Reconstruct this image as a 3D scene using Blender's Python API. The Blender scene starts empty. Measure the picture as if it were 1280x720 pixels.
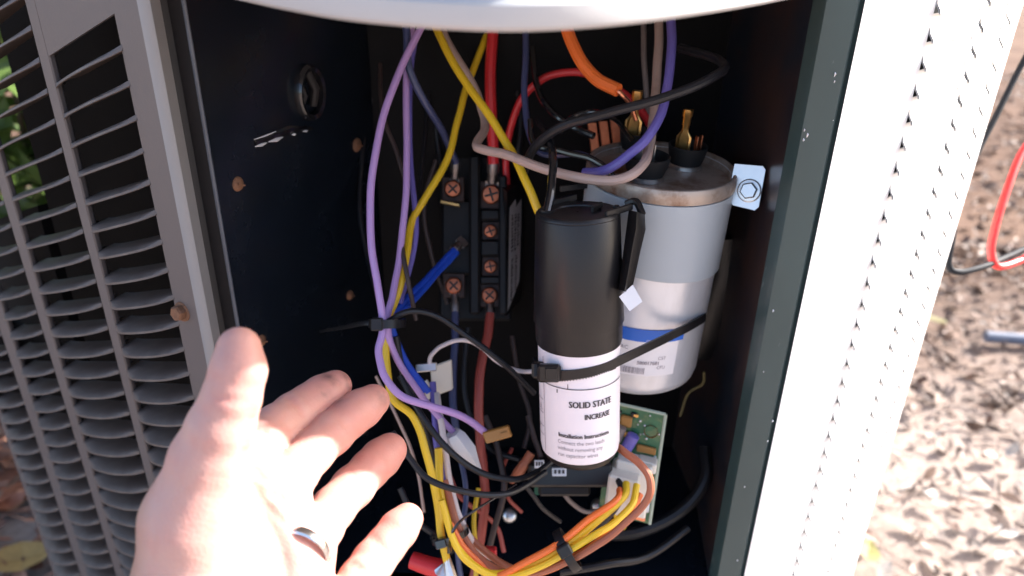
import bpy, math, random
import numpy as np
from mathutils import Vector
random.seed(7); np.random.seed(7)
SC = bpy.context.scene
COL = SC.collection

# ------------------------------------------------------------------ camera
F = 950.0; PITCH = math.atan(950.0/1897.0); ROLL = math.radians(1.03)
CAM = np.array([0.0, 0.0, 0.80])
_r0 = np.array([1.0, 0, 0]); _u0 = np.array([0, math.sin(PITCH), math.cos(PITCH)])
FW = np.array([0, math.cos(PITCH), -math.sin(PITCH)])
XC = math.cos(ROLL)*_r0 + math.sin(ROLL)*_u0
YC = -math.sin(ROLL)*_r0 + math.cos(ROLL)*_u0
UP = np.array([0, 0, 1.0])
cd = bpy.data.cameras.new('camera'); cam = bpy.data.objects.new('camera', cd); COL.objects.link(cam)
cd.sensor_width = 36.0; cd.lens = F/1280*36; cd.clip_start = 0.01; cd.clip_end = 500
from mathutils import Matrix
M = Matrix.Identity(4)
for i in range(3):
    M[i][0] = XC[i]; M[i][1] = YC[i]; M[i][2] = -FW[i]; M[i][3] = CAM[i]
cam.matrix_world = M
cd.dof.use_dof = True; cd.dof.focus_distance = 0.310; cd.dof.aperture_fstop = 9
SC.camera = cam

# ------------------------------------------------------------------ light
SUN_DIR = np.array([0.85, 0.39, 0.56]); SUN_DIR /= np.linalg.norm(SUN_DIR)
elev = math.asin(SUN_DIR[2]); azim = math.atan2(SUN_DIR[0], SUN_DIR[1])
w = bpy.data.worlds.new('World'); SC.world = w; w.use_nodes = True
nt = w.node_tree; bg = nt.nodes['Background']
sky = nt.nodes.new('ShaderNodeTexSky'); sky.sky_type = 'NISHITA'; sky.sun_disc = False
sky.sun_elevation = elev; sky.sun_rotation = azim
sky.air_density = .8; sky.dust_density = 2.5
tint = nt.nodes.new('ShaderNodeMix'); tint.data_type = 'RGBA'; tint.blend_type = 'MULTIPLY'; tint.inputs[0].default_value = 1; tint.inputs[7].default_value = (1.02, .98, .96, 1)
nt.links.new(sky.outputs[0], tint.inputs[6]); nt.links.new(tint.outputs[2], bg.inputs[0]); bg.inputs[1].default_value = 0.14
sl = bpy.data.lights.new('sun', 'SUN'); sl.energy = 5.0; sl.angle = math.radians(0.8); sl.color = (1, .98, .955)
so = bpy.data.objects.new('sun', sl); COL.objects.link(so)
so.rotation_euler = Vector(-SUN_DIR).to_track_quat('-Z', 'Y').to_euler()
SC.view_settings.view_transform = 'Standard'; SC.view_settings.look = 'None'
SC.view_settings.exposure = 1.8; SC.view_settings.gamma = 1.0
SC.view_settings.use_curve_mapping = False

# ------------------------------------------------------------------ helpers
def V(*a): return np.array(a, float)
def nrm(v): v = np.asarray(v, float); return v/np.linalg.norm(v)
def W(px, py, d):
    return CAM + (px-640)/F*d*XC + (360-py)/F*d*YC + d*FW
def ray(px, py): return (px-640)/F*XC + (360-py)/F*YC + FW
def on_plane(px, py, P0, N):
    r = ray(px, py); return CAM + r*(np.dot(P0-CAM, N)/np.dot(r, N))
def plan(px, d, py=360):
    p = W(px, py, d); return V(p[0], p[1])

def catmull(P, n=8):
    P = [np.asarray(p, float) for p in P]
    if len(P) == 2: return [P[0]+(P[1]-P[0])*i/n for i in range(n+1)]
    Q = [2*P[0]-P[1]] + P + [2*P[-1]-P[-2]]
    out = []
    for i in range(1, len(Q)-2):
        a, b, c, d = Q[i-1], Q[i], Q[i+1], Q[i+2]
        for k in range(n):
            t = k/n
            out.append(.5*((2*b)+(-a+c)*t+(2*a-5*b+4*c-d)*t*t+(-a+3*b-3*c+d)*t**3))
    out.append(P[-1]); return out

class MB:
    def __init__(s): s.v = []; s.f = []
    def add(s, vs, fs):
        o = len(s.v); s.v += [np.asarray(x, float) for x in vs]; s.f += [tuple(i+o for i in f) for f in fs]; return s
    def grid(s, P, cu=False, cv=False):
        nu = len(P); nv = len(P[0]); vs = [p for r in P for p in r]; fs = []
        for i in range(nu if cu else nu-1):
            for j in range(nv if cv else nv-1):
                i2 = (i+1) % nu; j2 = (j+1) % nv
                fs.append((i*nv+j, i2*nv+j, i2*nv+j2, i*nv+j2))
        return s.add(vs, fs)
    def tube(s, path, r, n=10, cap=True, flat=1.0, updir=None):
        path = [np.asarray(p, float) for p in path]; m = len(path)
        rs = [r]*m if np.isscalar(r) else list(r)
        t0 = nrm(path[1]-path[0]); u = np.cross(t0, updir if updir is not None else V(.31, .52, .8)); u = nrm(u)
        rings = []
        for i, p in enumerate(path):
            t = nrm(path[min(i+1, m-1)]-path[max(i-1, 0)])
            if updir is not None: u = nrm(np.cross(t, updir))
            else: u = nrm(u-t*np.dot(u, t))
            w_ = np.cross(t, u)
            rings.append([p+rs[i]*(math.cos(a)*u*flat+math.sin(a)*w_) for a in [2*math.pi*k/n for k in range(n)]])
        s.grid(rings, cv=True)
        if cap:
            for R, p in ((rings[0], path[0]), (rings[-1], path[-1])):
                s.add(R+[p], [(k, (k+1) % n, n) for k in range(n)])
        return s
    def box(s, c, ex, ey, ez, bev=0.0):
        """c centre, ex/ey/ez half-extent vectors; chamfered edges"""
        c = np.asarray(c, float); L = [np.linalg.norm(e) for e in (ex, ey, ez)]
        E = [np.asarray(e, float)/l for e, l in zip((ex, ey, ez), L)]
        b = min(bev, .45*min(L)) if bev else 0
        if not b:
            vs = [c+sx*E[0]*L[0]+sy*E[1]*L[1]+sz*E[2]*L[2] for sx in (-1, 1) for sy in (-1, 1) for sz in (-1, 1)]
            return s.add(vs, [(0,1,3,2),(4,6,7,5),(0,4,5,1),(2,3,7,6),(0,2,6,4),(1,5,7,3)])
        vs = []; idx = {}
        for sx in (-1, 1):
            for sy in (-1, 1):
                for sz in (-1, 1):
                    for ax in range(3):
                        q = [L[k]-(b if k != ax else 0) for k in range(3)]
                        idx[(sx, sy, sz, ax)] = len(vs)
                        vs.append(c+sx*E[0]*q[0]+sy*E[1]*q[1]+sz*E[2]*q[2])
        fs = []
        for ax in range(3):
            o = [k for k in range(3) if k != ax]
            for sg in (-1, 1):
                f = []
                for a_, b_ in ((-1,-1),(1,-1),(1,1),(-1,1)):
                    k = [0,0,0]; k[ax] = sg; k[o[0]] = a_; k[o[1]] = b_; f.append(idx[(*k, ax)])
                fs.append(tuple(f))
            for a_ in (-1, 1):
                for b_ in (-1, 1):
                    f = []
                    for sg, w_ in ((-1, 0), (1, 0), (1, 1), (-1, 1)):
                        k = [0,0,0]; k[ax] = sg; k[o[0]] = a_; k[o[1]] = b_
                        f.append(idx[(*k, o[w_])])
                    fs.append(tuple(f))
        for sx in (-1, 1):
            for sy in (-1, 1):
                for sz in (-1, 1): fs.append(tuple(idx[(sx, sy, sz, a)] for a in range(3)))
        return s.add(vs, fs)
    def lathe(s, fr, prof, n=48):
        rings = [[fr.pt(2*math.pi*k/n, t, r) for k in range(n)] for t, r in prof]
        s.grid(rings, cv=True); return s

class Frame:
    """cylinder frame: A top, B bottom; theta 0 faces the viewer side"""
    def __init__(s, A, B, front=None):
        s.A = np.asarray(A, float); s.ax = nrm(np.asarray(B)-s.A); s.L = np.linalg.norm(np.asarray(B)-s.A)
        f = (CAM-(s.A+B)/2) if front is None else np.asarray(front, float)
        s.ef = nrm(f-s.ax*np.dot(f, s.ax)); s.er = np.cross(s.ax, s.ef)
        if np.dot(s.er, XC) < 0 and front is None: s.er = -s.er
    def pt(s, th, t, r): return s.A+s.ax*t+r*(math.sin(th)*s.er+math.cos(th)*s.ef)

def root_of(o):
    p = np.zeros(3)
    while o is not None:
        p = p+np.array(o.location); o = o.parent
    return p
def build(name, mb, mat, parent=None, smooth=True, origin=None, angle=35):
    off = root_of(parent) if parent is not None else (np.asarray(origin) if origin is not None else np.zeros(3))
    me = bpy.data.meshes.new(name); Vs = np.array(mb.v)-off
    me.from_pydata(Vs.tolist(), [], mb.f); me.validate(); me.update()
    import bmesh
    bm = bmesh.new(); bm.from_mesh(me); bmesh.ops.remove_doubles(bm, verts=bm.verts, dist=1e-6)
    bmesh.ops.recalc_face_normals(bm, faces=bm.faces)
    if smooth:
        for f in bm.faces: f.smooth = True
        for e in bm.edges:
            if len(e.link_faces) == 2 and e.calc_face_angle(0) > math.radians(angle): e.smooth = False
    bm.to_mesh(me); bm.free()
    me.materials.append(mat)
    o = bpy.data.objects.new(name, me); COL.objects.link(o)
    if parent is not None: o.parent = parent
    elif origin is not None: o.location = off
    return o
def thing(name, loc, label, cat, group=None):
    o = bpy.data.objects.new(name, None); COL.objects.link(o); o.location = loc; o.empty_display_size = .02
    o['label'] = label; o['category'] = cat
    if group: o['group'] = group
    return o
def tag(o, label, cat, group=None):
    o['label'] = label; o['category'] = cat
    if group: o['group'] = group
    return o

def mat(name, col, rough=.5, metal=0.0, var=.12, vscale=40, bump=0.0, bscale=400, spec=.5, dirt=None, dscale=25, dlo=.5, dhi=.75, coat=0, stretch=None):
    m = bpy.data.materials.new(name); m.use_nodes = True; T = m.node_tree; N = T.nodes; L = T.links
    b = N['Principled BSDF']; b.inputs['Roughness'].default_value = rough; b.inputs['Metallic'].default_value = metal
    b.inputs['Specular IOR Level'].default_value = spec; b.inputs['Coat Weight'].default_value = coat
    tc = N.new('ShaderNodeTexCoord'); src = tc.outputs['Object']
    if stretch:
        mp = N.new('ShaderNodeMapping'); mp.inputs['Scale'].default_value = stretch; L.new(src, mp.inputs[0]); src = mp.outputs[0]
    nz = N.new('ShaderNodeTexNoise'); nz.inputs['Scale'].default_value = vscale; nz.inputs['Detail'].default_value = 6
    L.new(src, nz.inputs['Vector'])
    mx = N.new('ShaderNodeMix'); mx.data_type = 'RGBA'
    c = np.array(col); mx.inputs[6].default_value = (*np.clip(c*(1-var), 0, 1), 1); mx.inputs[7].default_value = (*np.clip(c*(1+var), 0, 1), 1)
    L.new(nz.outputs[0], mx.inputs[0]); out = mx.outputs[2]
    if dirt is not None:
        n2 = N.new('ShaderNodeTexNoise'); n2.inputs['Scale'].default_value = dscale; n2.inputs['Detail'].default_value = 8; n2.inputs['Roughness'].default_value = .65
        L.new(src, n2.inputs['Vector'])
        rp = N.new('ShaderNodeMapRange'); rp.inputs[1].default_value = dlo; rp.inputs[2].default_value = dhi; L.new(n2.outputs[0], rp.inputs[0])
        m2 = N.new('ShaderNodeMix'); m2.data_type = 'RGBA'; m2.inputs[7].default_value = (*dirt, 1)
        L.new(rp.outputs[0], m2.inputs[0]); L.new(out, m2.inputs[6]); out = m2.outputs[2]
    L.new(out, b.inputs['Base Color'])
    rr = N.new('ShaderNodeMapRange'); rr.inputs[3].default_value = max(0, rough-.08); rr.inputs[4].default_value = min(1, rough+.1)
    L.new(nz.outputs[0], rr.inputs[0]); L.new(rr.outputs[0], b.inputs['Roughness'])
    if bump:
        n3 = N.new('ShaderNodeTexNoise'); n3.inputs['Scale'].default_value = bscale; n3.inputs['Detail'].default_value = 4
        L.new(src, n3.inputs['Vector'])
        bp = N.new('ShaderNodeBump'); bp.inputs['Strength'].default_value = bump; bp.inputs['Distance'].default_value = .001
        L.new(n3.outputs[0], bp.inputs['Height']); L.new(bp.outputs[0], b.inputs['Normal'])
    return m

MT = dict(
 grille = mat('taupe_painted_steel', (.118, .099, .094), .5, var=.06, bump=.08, bscale=900, dirt=(.10, .08, .07), dlo=.6, dhi=.9),
 slat = mat('dusty_taupe_steel', (.098, .071, .060), .5, var=.15, vscale=90, bump=.08, bscale=900, dirt=(.16, .13, .11), dlo=.55, dhi=.8),
 corner = mat('steel_corner_highlight', (.25, .245, .245), .42, var=.05, dirt=(.3, .28, .26), dlo=.62, dhi=.95),
 white = mat('white_painted_steel', (.80, .79, .77), .38, var=.03, dirt=(.62, .58, .52), dlo=.62, dhi=.95),
 coverp = mat('cover_paint', (.45, .445, .44), .4, var=.04, bump=.05, bscale=700, dirt=(.42, .39, .36), dlo=.58, dhi=.95),
 navy = mat('dark_navy_enamel', (.0055, .0085, .0135), .24, spec=.5, var=.25, bump=.06, bscale=60, dirt=(.016, .016, .017), dlo=.6, dhi=.9),
 green = mat('dark_green_enamel', (.045, .075, .074), .3, var=.2, dirt=(.30, .33, .32), dscale=90, dlo=.64, dhi=.72, stretch=(1, 1, .35)),
 navyr = mat('navy_enamel_right', (.014, .019, .030), .3, var=.4, vscale=30, spec=.5, dirt=(.060, .032, .024), dscale=14, dlo=.40, dhi=.65),  # brown blotches paint in a warm reflection on the right wall
 blackc = mat('black_moulded_block', (.006, .006, .007), .5, spec=.3, var=.3, dirt=(.02, .017, .015), dlo=.55, dhi=.8),
 amber = mat('amber_brown_plastic', (.34, .16, .035), .4, var=.15),
 edge = mat('blue_grey_edge_highlight', (.07, .08, .10), .35, var=.4, vscale=90),  # lighter tone standing in for the flange edge highlight
 dark = mat('black_back_panel', (.0035, .0035, .0045), .6, spec=.12, var=.4, dirt=(.012, .011, .010), dlo=.6, dhi=.9),
 chip_glint = mat('bare_metal_chip_and_glint', (.85, .85, .88), .3, .4, var=.05),  # for paint chips and for slivers that paint the slot highlight
 brownblk = mat('brown_black_steel', (.016, .014, .014), .55, spec=.25, var=.2),
 black = mat('black_rubber', (.010, .010, .011), .6, var=.2),
 blackp = mat('black_plastic', (.011, .010, .0105), .36, spec=.42, var=.15, bump=.05, bscale=1200),
 blackg = mat('glossy_black_sheath', (.010, .010, .012), .18, var=.1, coat=.6),
 blackw = mat('black_wire_sheath', (.012, .012, .015), .4, spec=.4, var=.15),
 darkbr = mat('dark_brown_sheath', (.045, .028, .025), .5),
 navyw = mat('navy_sheath', (.045, .055, .13), .32),
 blue = mat('blue_sheath', (.015, .07, .50), .35),
 lav = mat('lavender_sheath', (.44, .27, .56), .42, var=.08, dirt=(.25, .14, .3), dlo=.62, dhi=.9),
 purple = mat('violet_sheath', (.15, .12, .42), .4, var=.1),
 yellow = mat('yellow_sheath', (.78, .50, .02), .4, var=.08, dirt=(.4, .25, .03), dlo=.6, dhi=.9),
 red = mat('red_sheath', (.60, .025, .03), .38, var=.1),
 dred = mat('dull_red_sheath', (.32, .055, .04), .45, var=.15),
 rust = mat('rust_brown_sheath', (.38, .12, .06), .45, var=.1),
 orange = mat('orange_sheath', (.85, .17, .03), .42, var=.08),
 tan = mat('tan_sheath', (.48, .34, .29), .45, var=.12, dirt=(.25, .17, .14), dscale=60, dlo=.55, dhi=.9),
 greyb = mat('grey_brown_sheath', (.20, .16, .15), .5, var=.15),
 whitew = mat('white_sheath', (.72, .62, .60), .45, var=.05),
 copper = mat('copper', (.75, .30, .17), .35, 1.0, var=.25, vscale=300),
 brass = mat('brass', (.72, .44, .16), .32, 1.0, var=.2, vscale=200),
 tarnish = mat('tarnished_dark_plate', (.05, .03, .025), .5, .6, var=.3, vscale=200),
 dcopper = mat('aged_copper', (.40, .13, .07), .4, 1.0, var=.35, vscale=400),
 dsteel = mat('dull_tinned_steel', (.30, .27, .26), .45, 1.0, var=.2, vscale=200),
 dyellow = mat('dirty_yellow_sheath', (.12, .09, .03), .6, var=.3),
 steel = mat('zinc_steel', (.62, .62, .62), .33, 1.0, var=.15, vscale=150),
 alu = mat('brushed_aluminium', (.74, .75, .79), .3, .4, var=.08, vscale=60, bump=.03, bscale=300, dirt=(.5, .49, .48), dlo=.5, dhi=.9, stretch=(1, 1, .3)),
 lidm = mat('tarnished_tin', (.46, .38, .32), .45, .5, var=.2, vscale=60, dirt=(.20, .105, .06), dscale=70, dlo=.44, dhi=.66),
 rustm = mat('rusted_steel', (.20, .095, .05), .75, .2, var=.4, vscale=400, bump=.4, bscale=1500),
 strap = mat('blue_grey_band', (.40, .44, .47), .42, var=.05, dirt=(.28, .29, .3), dlo=.6, dhi=.95),
 paper = mat('white_label_paper', (.82, .79, .80), .4, var=.02),
 papp = mat('pinkish_white_sleeve', (.84, .78, .80), .42, var=.02),
 silver = mat('silver_label', (.52, .50, .52), .4, .1, var=.15, vscale=120),
 ink = mat('black_ink', (.05, .045, .05), .6),
 greyink = mat('grey_ink', (.28, .24, .27), .6),
 bluep = mat('blue_print', (.02, .14, .62), .4, var=.03),
 pcb = mat('green_circuit_board', (.03, .13, .06), .35, var=.35, vscale=250, dirt=(.16, .2, .08), dscale=200, dlo=.5, dhi=.7),
 pcbedge = mat('pale_board_edge', (.40, .46, .36), .5),
 nylon = mat('ivory_nylon', (.76, .70, .60), .45, var=.03),
 wnylon = mat('white_nylon', (.70, .70, .72), .45, var=.03),
 coil = mat('dark_condenser_fins', (.007, .006, .006), .8, spec=.15, var=.5, vscale=300),
 leadb = mat('black_lead_sheath', (.016, .017, .02), .65, spec=.15),
 cable_red = mat('red_lead_sheath', (.75, .035, .03), .38, var=.06),
 ring = mat('silver_ring', (.78, .76, .74), .18, 1.0, var=.03),
 bark = mat('shrub_bark', (.13, .09, .06), .85, var=.3),
 bluerod = mat('blue_grey_plastic', (.10, .12, .17), .5, var=.1),
)

def wire(name, pts, dia, m, label, cat='wire', group='wires in the open compartment', n=10, sub=8, ref=None):
    P = catmull([W(*p) for p in pts], sub)
    dm = np.mean([p[2] for p in pts]) if ref is None else ref
    ph = [random.uniform(0, 6.28) for _ in range(6)]; am = .00016
    P = [p+am*min(1, i/6, (len(P)-1-i)/6)*V(math.sin(i*.35+ph[0])+.5*math.sin(i*.8+ph[1]), math.sin(i*.3+ph[2]), math.sin(i*.4+ph[3])+.5*math.sin(i*.7+ph[4])) for i, p in enumerate(P)]
    mb = MB().tube(P, dia/2/F*dm, n)
    o = build(name, mb, MT[m], origin=P[0]); tag(o, label, cat, group); return o

# ------------------------------------------------------------------ ground, soil
def ground_material():
    m = bpy.data.materials.new('leaf_mould_soil'); m.use_nodes = True; T = m.node_tree; N = T.nodes; L = T.links; b = N['Principled BSDF']
    b.inputs['Roughness'].default_value = .95; b.inputs['Specular IOR Level'].default_value = .15
    tc = N.new('ShaderNodeTexCoord')
    n1 = N.new('ShaderNodeTexNoise'); n1.inputs['Scale'].default_value = 2.2; n1.inputs['Detail'].default_value = 8
    n2 = N.new('ShaderNodeTexNoise'); n2.inputs['Scale'].default_value = 45; n2.inputs['Detail'].default_value = 8; n2.inputs['Roughness'].default_value = .7
    vo = N.new('ShaderNodeTexVoronoi'); vo.inputs['Scale'].default_value = 60
    for n in (n1, n2, vo): L.new(tc.outputs['Object'], n.inputs['Vector'])
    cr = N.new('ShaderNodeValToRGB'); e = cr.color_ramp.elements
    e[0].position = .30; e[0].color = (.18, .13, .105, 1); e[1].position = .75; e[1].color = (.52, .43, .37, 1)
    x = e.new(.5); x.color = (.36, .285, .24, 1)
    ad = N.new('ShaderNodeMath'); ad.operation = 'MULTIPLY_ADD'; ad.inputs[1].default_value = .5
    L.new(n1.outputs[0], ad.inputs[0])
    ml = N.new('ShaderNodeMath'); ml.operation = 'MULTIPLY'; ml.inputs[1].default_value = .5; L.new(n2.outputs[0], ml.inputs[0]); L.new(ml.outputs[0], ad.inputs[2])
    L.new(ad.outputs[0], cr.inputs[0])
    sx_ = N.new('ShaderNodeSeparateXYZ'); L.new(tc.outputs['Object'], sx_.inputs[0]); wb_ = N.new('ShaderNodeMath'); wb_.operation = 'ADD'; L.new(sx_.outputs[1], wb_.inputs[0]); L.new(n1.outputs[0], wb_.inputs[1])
    rg_ = N.new('ShaderNodeMapRange'); rg_.inputs[1].default_value = 1.6; rg_.inputs[2].default_value = 2.05; L.new(wb_.outputs[0], rg_.inputs[0])  # far soil is darkened to stand in for tree shade
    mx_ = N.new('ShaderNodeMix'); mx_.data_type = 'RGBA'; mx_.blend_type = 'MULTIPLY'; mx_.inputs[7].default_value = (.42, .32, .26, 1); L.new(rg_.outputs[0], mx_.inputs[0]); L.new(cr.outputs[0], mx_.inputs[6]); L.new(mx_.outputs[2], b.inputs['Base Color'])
    bp = N.new('ShaderNodeBump'); bp.inputs['Distance'].default_value = .012; bp.inputs['Strength'].default_value = .8
    L.new(n2.outputs[0], bp.inputs['Height']); L.new(bp.outputs[0], b.inputs['Normal'])
    return m
gm = MB(); gs = [-150, -40, -12] + list(np.linspace(-5, 5, 61)) + [12, 40, 150]
def gz(x, y): return .012*math.sin(3.1*x+.7)*math.cos(2.3*y) + .006*math.sin(9*x+2)*math.sin(8*y+1)
gm.grid([[V(x, y, gz(x, y) if abs(x) < 5.1 and abs(y) < 5.1 else 0) for y in gs] for x in gs])
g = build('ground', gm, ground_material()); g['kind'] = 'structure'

def leaf_material(name, trans=0.0, rough=.7):
    m = bpy.data.materials.new(name); m.use_nodes = True; T = m.node_tree; N = T.nodes; L = T.links; b = N['Principled BSDF']
    at = N.new('ShaderNodeAttribute'); at.attribute_name = 'tint'
    nz = N.new('ShaderNodeTexNoise'); nz.inputs['Scale'].default_value = 120
    tc = N.new('ShaderNodeTexCoord'); L.new(tc.outputs['Object'], nz.inputs['Vector'])
    mr = N.new('ShaderNodeMapRange'); mr.inputs[3].default_value = .7; mr.inputs[4].default_value = 1.25; L.new(nz.outputs[0], mr.inputs[0])
    mx = N.new('ShaderNodeMix'); mx.data_type = 'RGBA'; mx.blend_type = 'MULTIPLY'; mx.inputs[0].default_value = 1
    L.new(at.outputs['Color'], mx.inputs[6]); L.new(mr.outputs[0], mx.inputs[7]); L.new(mx.outputs[2], b.inputs['Base Color'])
    b.inputs['Roughness'].default_value = rough
    if trans:
        tr = N.new('ShaderNodeBsdfTranslucent'); L.new(mx.outputs[2], tr.inputs[0])
        ms = N.new('ShaderNodeMixShader'); ms.inputs[0].default_value = trans
        L.new(b.outputs[0], ms.inputs[1]); L.new(tr.outputs[0], ms.inputs[2]); L.new(ms.outputs[0], N['Material Output'].inputs[0])
    return m
LEAFM = leaf_material('dry_leaf'); GREENM = leaf_material('green_leaf', .35, .4)
def leaf_geo(c, ln, wd, yaw, tilt, roll_, curl):
    """a pointed leaf blade with a folded midrib: 2 x 4 quads"""
    R = Matrix.Rotation(yaw, 3, 'Z') @ Matrix.Rotation(tilt, 3, 'Y') @ Matrix.Rotation(roll_, 3, 'X')
    vs = []; st = [(0, .06), (.25, .8), (.5, 1), (.78, .62), (1, .03)]
    for t, k in st:
        for s_ in (-1, 0, 1):
            p = Vector(((t-.5)*ln, s_*wd*.5*k, curl*ln*((t-.5)**2)*1.6+abs(s_)*wd*.16*k))
            p = R @ p; vs.append(V(c[0]+p.x, c[1]+p.y, c[2]+p.z))
    fs = []
    for i in range(4):
        for j in range(2): fs.append((i*3+j, i*3+j+1, i*3+3+j+1, i*3+3+j))
    return vs, fs
def leaf_mesh(name, leaves, m, parent=None, origin=(0, 0, 0)):
    vs = []; fs = []; cs = []
    off = root_of(parent) if parent is not None else np.asarray(origin, float)
    for geo, col in leaves:
        o = len(vs); vs += [p-off for p in geo[0]]; fs += [tuple(i+o for i in f) for f in geo[1]]; cs += [(*col, 1)]*len(geo[0])
    me = bpy.data.meshes.new(name); me.from_pydata([tuple(v) for v in vs], [], fs)
    ca = me.color_attributes.new('tint', 'FLOAT_COLOR', 'POINT'); ca.data.foreach_set('color', np.array(cs, 'f').ravel())
    me.materials.append(m); ob = bpy.data.objects.new(name, me); COL.objects.link(ob)
    if parent is not None: ob.parent = parent
    else: ob.location = off
    return ob
PAL = [(.36, .27, .215), (.28, .20, .155), (.46, .38, .32), (.20, .14, .11), (.34, .22, .165), (.52, .46, .41), (.36, .28, .23), (.30, .20, .145)]
lv = []
def litter(n, x0, x1, y0, y1, lo, hi):
    for _ in range(n):
        x = random.uniform(x0, x1); y = random.uniform(y0, y1); ln = random.uniform(lo, hi)
        if -.35 < x < .32 and .15 < y < .9: continue
        thin = random.random() < .42
        col = np.array(random.choice(PAL))*random.uniform(.5, .95)
        if y > 1.22+.25*math.sin(5*x): col = col*V(.58, .47, .40)  # tree shade painted into the far leaves' colour
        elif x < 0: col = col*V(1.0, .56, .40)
        lv.append((leaf_geo((x, y, gz(x, y)+random.uniform(.002, .02)), ln*(1.8 if thin else 1), ln*(.12 if thin else random.uniform(.4, .6)), random.uniform(0, 6.28), random.gauss(0, .3), random.gauss(0, .35), random.uniform(-.3, .7)), tuple(col)))
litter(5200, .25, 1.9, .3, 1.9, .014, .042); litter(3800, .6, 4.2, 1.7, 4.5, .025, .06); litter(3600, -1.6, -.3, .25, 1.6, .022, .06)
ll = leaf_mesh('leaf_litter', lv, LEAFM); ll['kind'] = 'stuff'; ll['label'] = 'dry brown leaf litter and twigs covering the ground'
def big_leaf(px, py, ln, wd, yaw, col, label):
    r = ray(px, py); p = CAM+r*((.022-CAM[2])/r[2])
    o = leaf_mesh('fallen_leaf', [(leaf_geo(p, ln, wd, yaw, .1, .15, .35), col)], LEAFM, origin=p); tag(o, label, 'leaf')
big_leaf(28, 700, .085, .05, .5, (.40, .25, .08), 'large yellow tan fallen leaf at the foot of the left grille')
big_leaf(14, 632, .05, .032, 2.2, (.42, .22, .12), 'reddish brown fallen leaf above the yellow one, left of the grille')
big_leaf(1085, 692, .05, .03, 1.1, (.20, .18, .05), 'yellow green fallen leaf beside the foot of the white side panel')
big_leaf(1168, 402, .06, .04, 1.9, (.24, .21, .09), 'olive yellow fallen leaf behind the white side panel')
# blue-grey rod lying on the ground
r1 = ray(1232, 421); p1 = CAM+r1*((.03-CAM[2])/r1[2]); r2 = ray(1330, 428); p2 = CAM+r2*((.03-CAM[2])/r2[2])
o = build('plastic_rod', MB().tube([p1, p1*.7+p2*.3, p2], .012, 12), MT['bluerod'], origin=p1); tag(o, 'blue grey plastic rod lying on the leaf covered ground', 'rod')

# ------------------------------------------------------------------ air conditioner cabinet
ac = thing('air_conditioner', (0, .6, 0), 'outdoor air conditioner with louvred sides and an open wiring compartment at its corner', 'air conditioner')
ZG = 0.03
# ---- left louvred panel: plane through the post, slat direction towards the photo's vanishing point
K = W(215, 360, .335)
S = nrm((-523-640)*XC+(360-450)*YC+F*FW)
NL = np.cross(S, UP); NL = nrm(NL)
if np.dot(NL, CAM-K) < 0: NL = -NL
def ab(px, py):
    p = on_plane(px, py, K, NL)-K
    # p = a*S + b*UP
    hz = nrm(V(S[0], S[1], 0)); a = np.dot(p, hz)/np.dot(S, hz); return a, p[2]-a*S[2]
def LP(a, b, n=0): return K+a*S+b*UP+n*NL
b0 = ab(150, 62)[1]; b7 = ab(210, 338)[1]; hs = (b0-b7)/7
a0 = 0; aA0, aA1 = ab(133, 360)[0], ab(122, 360)[0]; aB0, aB1 = ab(48, 360)[0], ab(37, 360)[0]
aC0, aC1 = ab(106, 705)[0], ab(96, 705)[0]; aD = ab(66, 712)[0]
print('panel', hs, aA0, aA1, aB0, aB1, aC0, aC1, aD, S, NL)
cols = [(0.0, aA0, 0), (aA1, aB0, -6), (aB1, aC0, -6), (aC1, aD-.006, -6)]
NROW = 31
b_top = b0+hs*9; b_bot = b0-hs*(NROW-.3)
TH = .0012
def strip(mb, a_, b_, bt, bb, dep=.003):
    mb.box(LP((a_+b_)/2, (bt+bb)/2, -dep/2), S*(b_-a_)/2, UP*(bt-bb)/2, NL*dep/2, .0008)
fr = MB()
strip(fr, aA0, aA1, b_top, b_bot); strip(fr, aB0, aB1, b_top, b_bot); strip(fr, aC0, aC1, b_top, b_bot); strip(fr, aD-.006, aD+.002, b_top, b_bot)
# sheet: post with the blank part above the first column
a_r = ab(240, 360)[0]
btop1 = b0+hs*.95
fr.box(LP((a_r)/2, (b_top+b_bot)/2, -TH/2), S*(-a_r)/2, UP*(b_top-b_bot)/2, NL*TH/2)
fr.box(LP(aA0/2, (b_top+btop1)/2, -TH/2), S*aA0/2, UP*(b_top-btop1)/2, NL*TH/2)
fr.box(LP(.0004, (btop1+b_bot)/2, -.004), S*.0004, UP*(btop1-b_bot)/2, NL*.004)
# bottom skirt down to the ground
zb = (ZG-K[2])
fr.add([LP(a_r, b_bot), LP(aD+.002, b_bot), LP(aD+.002, zb-(aD)*S[2]), LP(a_r, zb)], [(0, 1, 2, 3)])
gp = build('grille_panel', fr, MT['grille'], ac)
# rounded corner edge of the post, its highlight put into a paler colour
cp = MB(); 
def projx(p):
    q_ = np.asarray(p)-CAM; return 640+F*np.dot(q_, XC)/np.dot(q_, FW)
TA = math.radians(70)
def arcpt(t, r_): return -nrm(V(S[0], S[1], 0))*r_*math.sin(t)-NL*r_*(1-math.cos(t))
lo_, hi_ = .0005, .03
for _ in range(40):
    rad = (lo_+hi_)/2
    if projx(LP(a_r, ab(240, 360)[1])+arcpt(TA, rad)) < 254: lo_ = rad
    else: hi_ = rad
hz = nrm(V(S[0], S[1], 0)); bt_ = b_top; arc = []
for i in range(9):
    t = i/8*TA; off = -hz*rad*math.sin(t) - NL*rad*(1-math.cos(t))
    arc.append([LP(a_r, b)+off for b in (bt_, 0, b_bot, zb-a_r*S[2])])
endp = arc[-1][0]; arc.append([p+V(-.001, .012, 0) for p in arc[-1]])
cp.grid(arc); build('corner_edge', cp, MT['corner'], ac)
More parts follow.
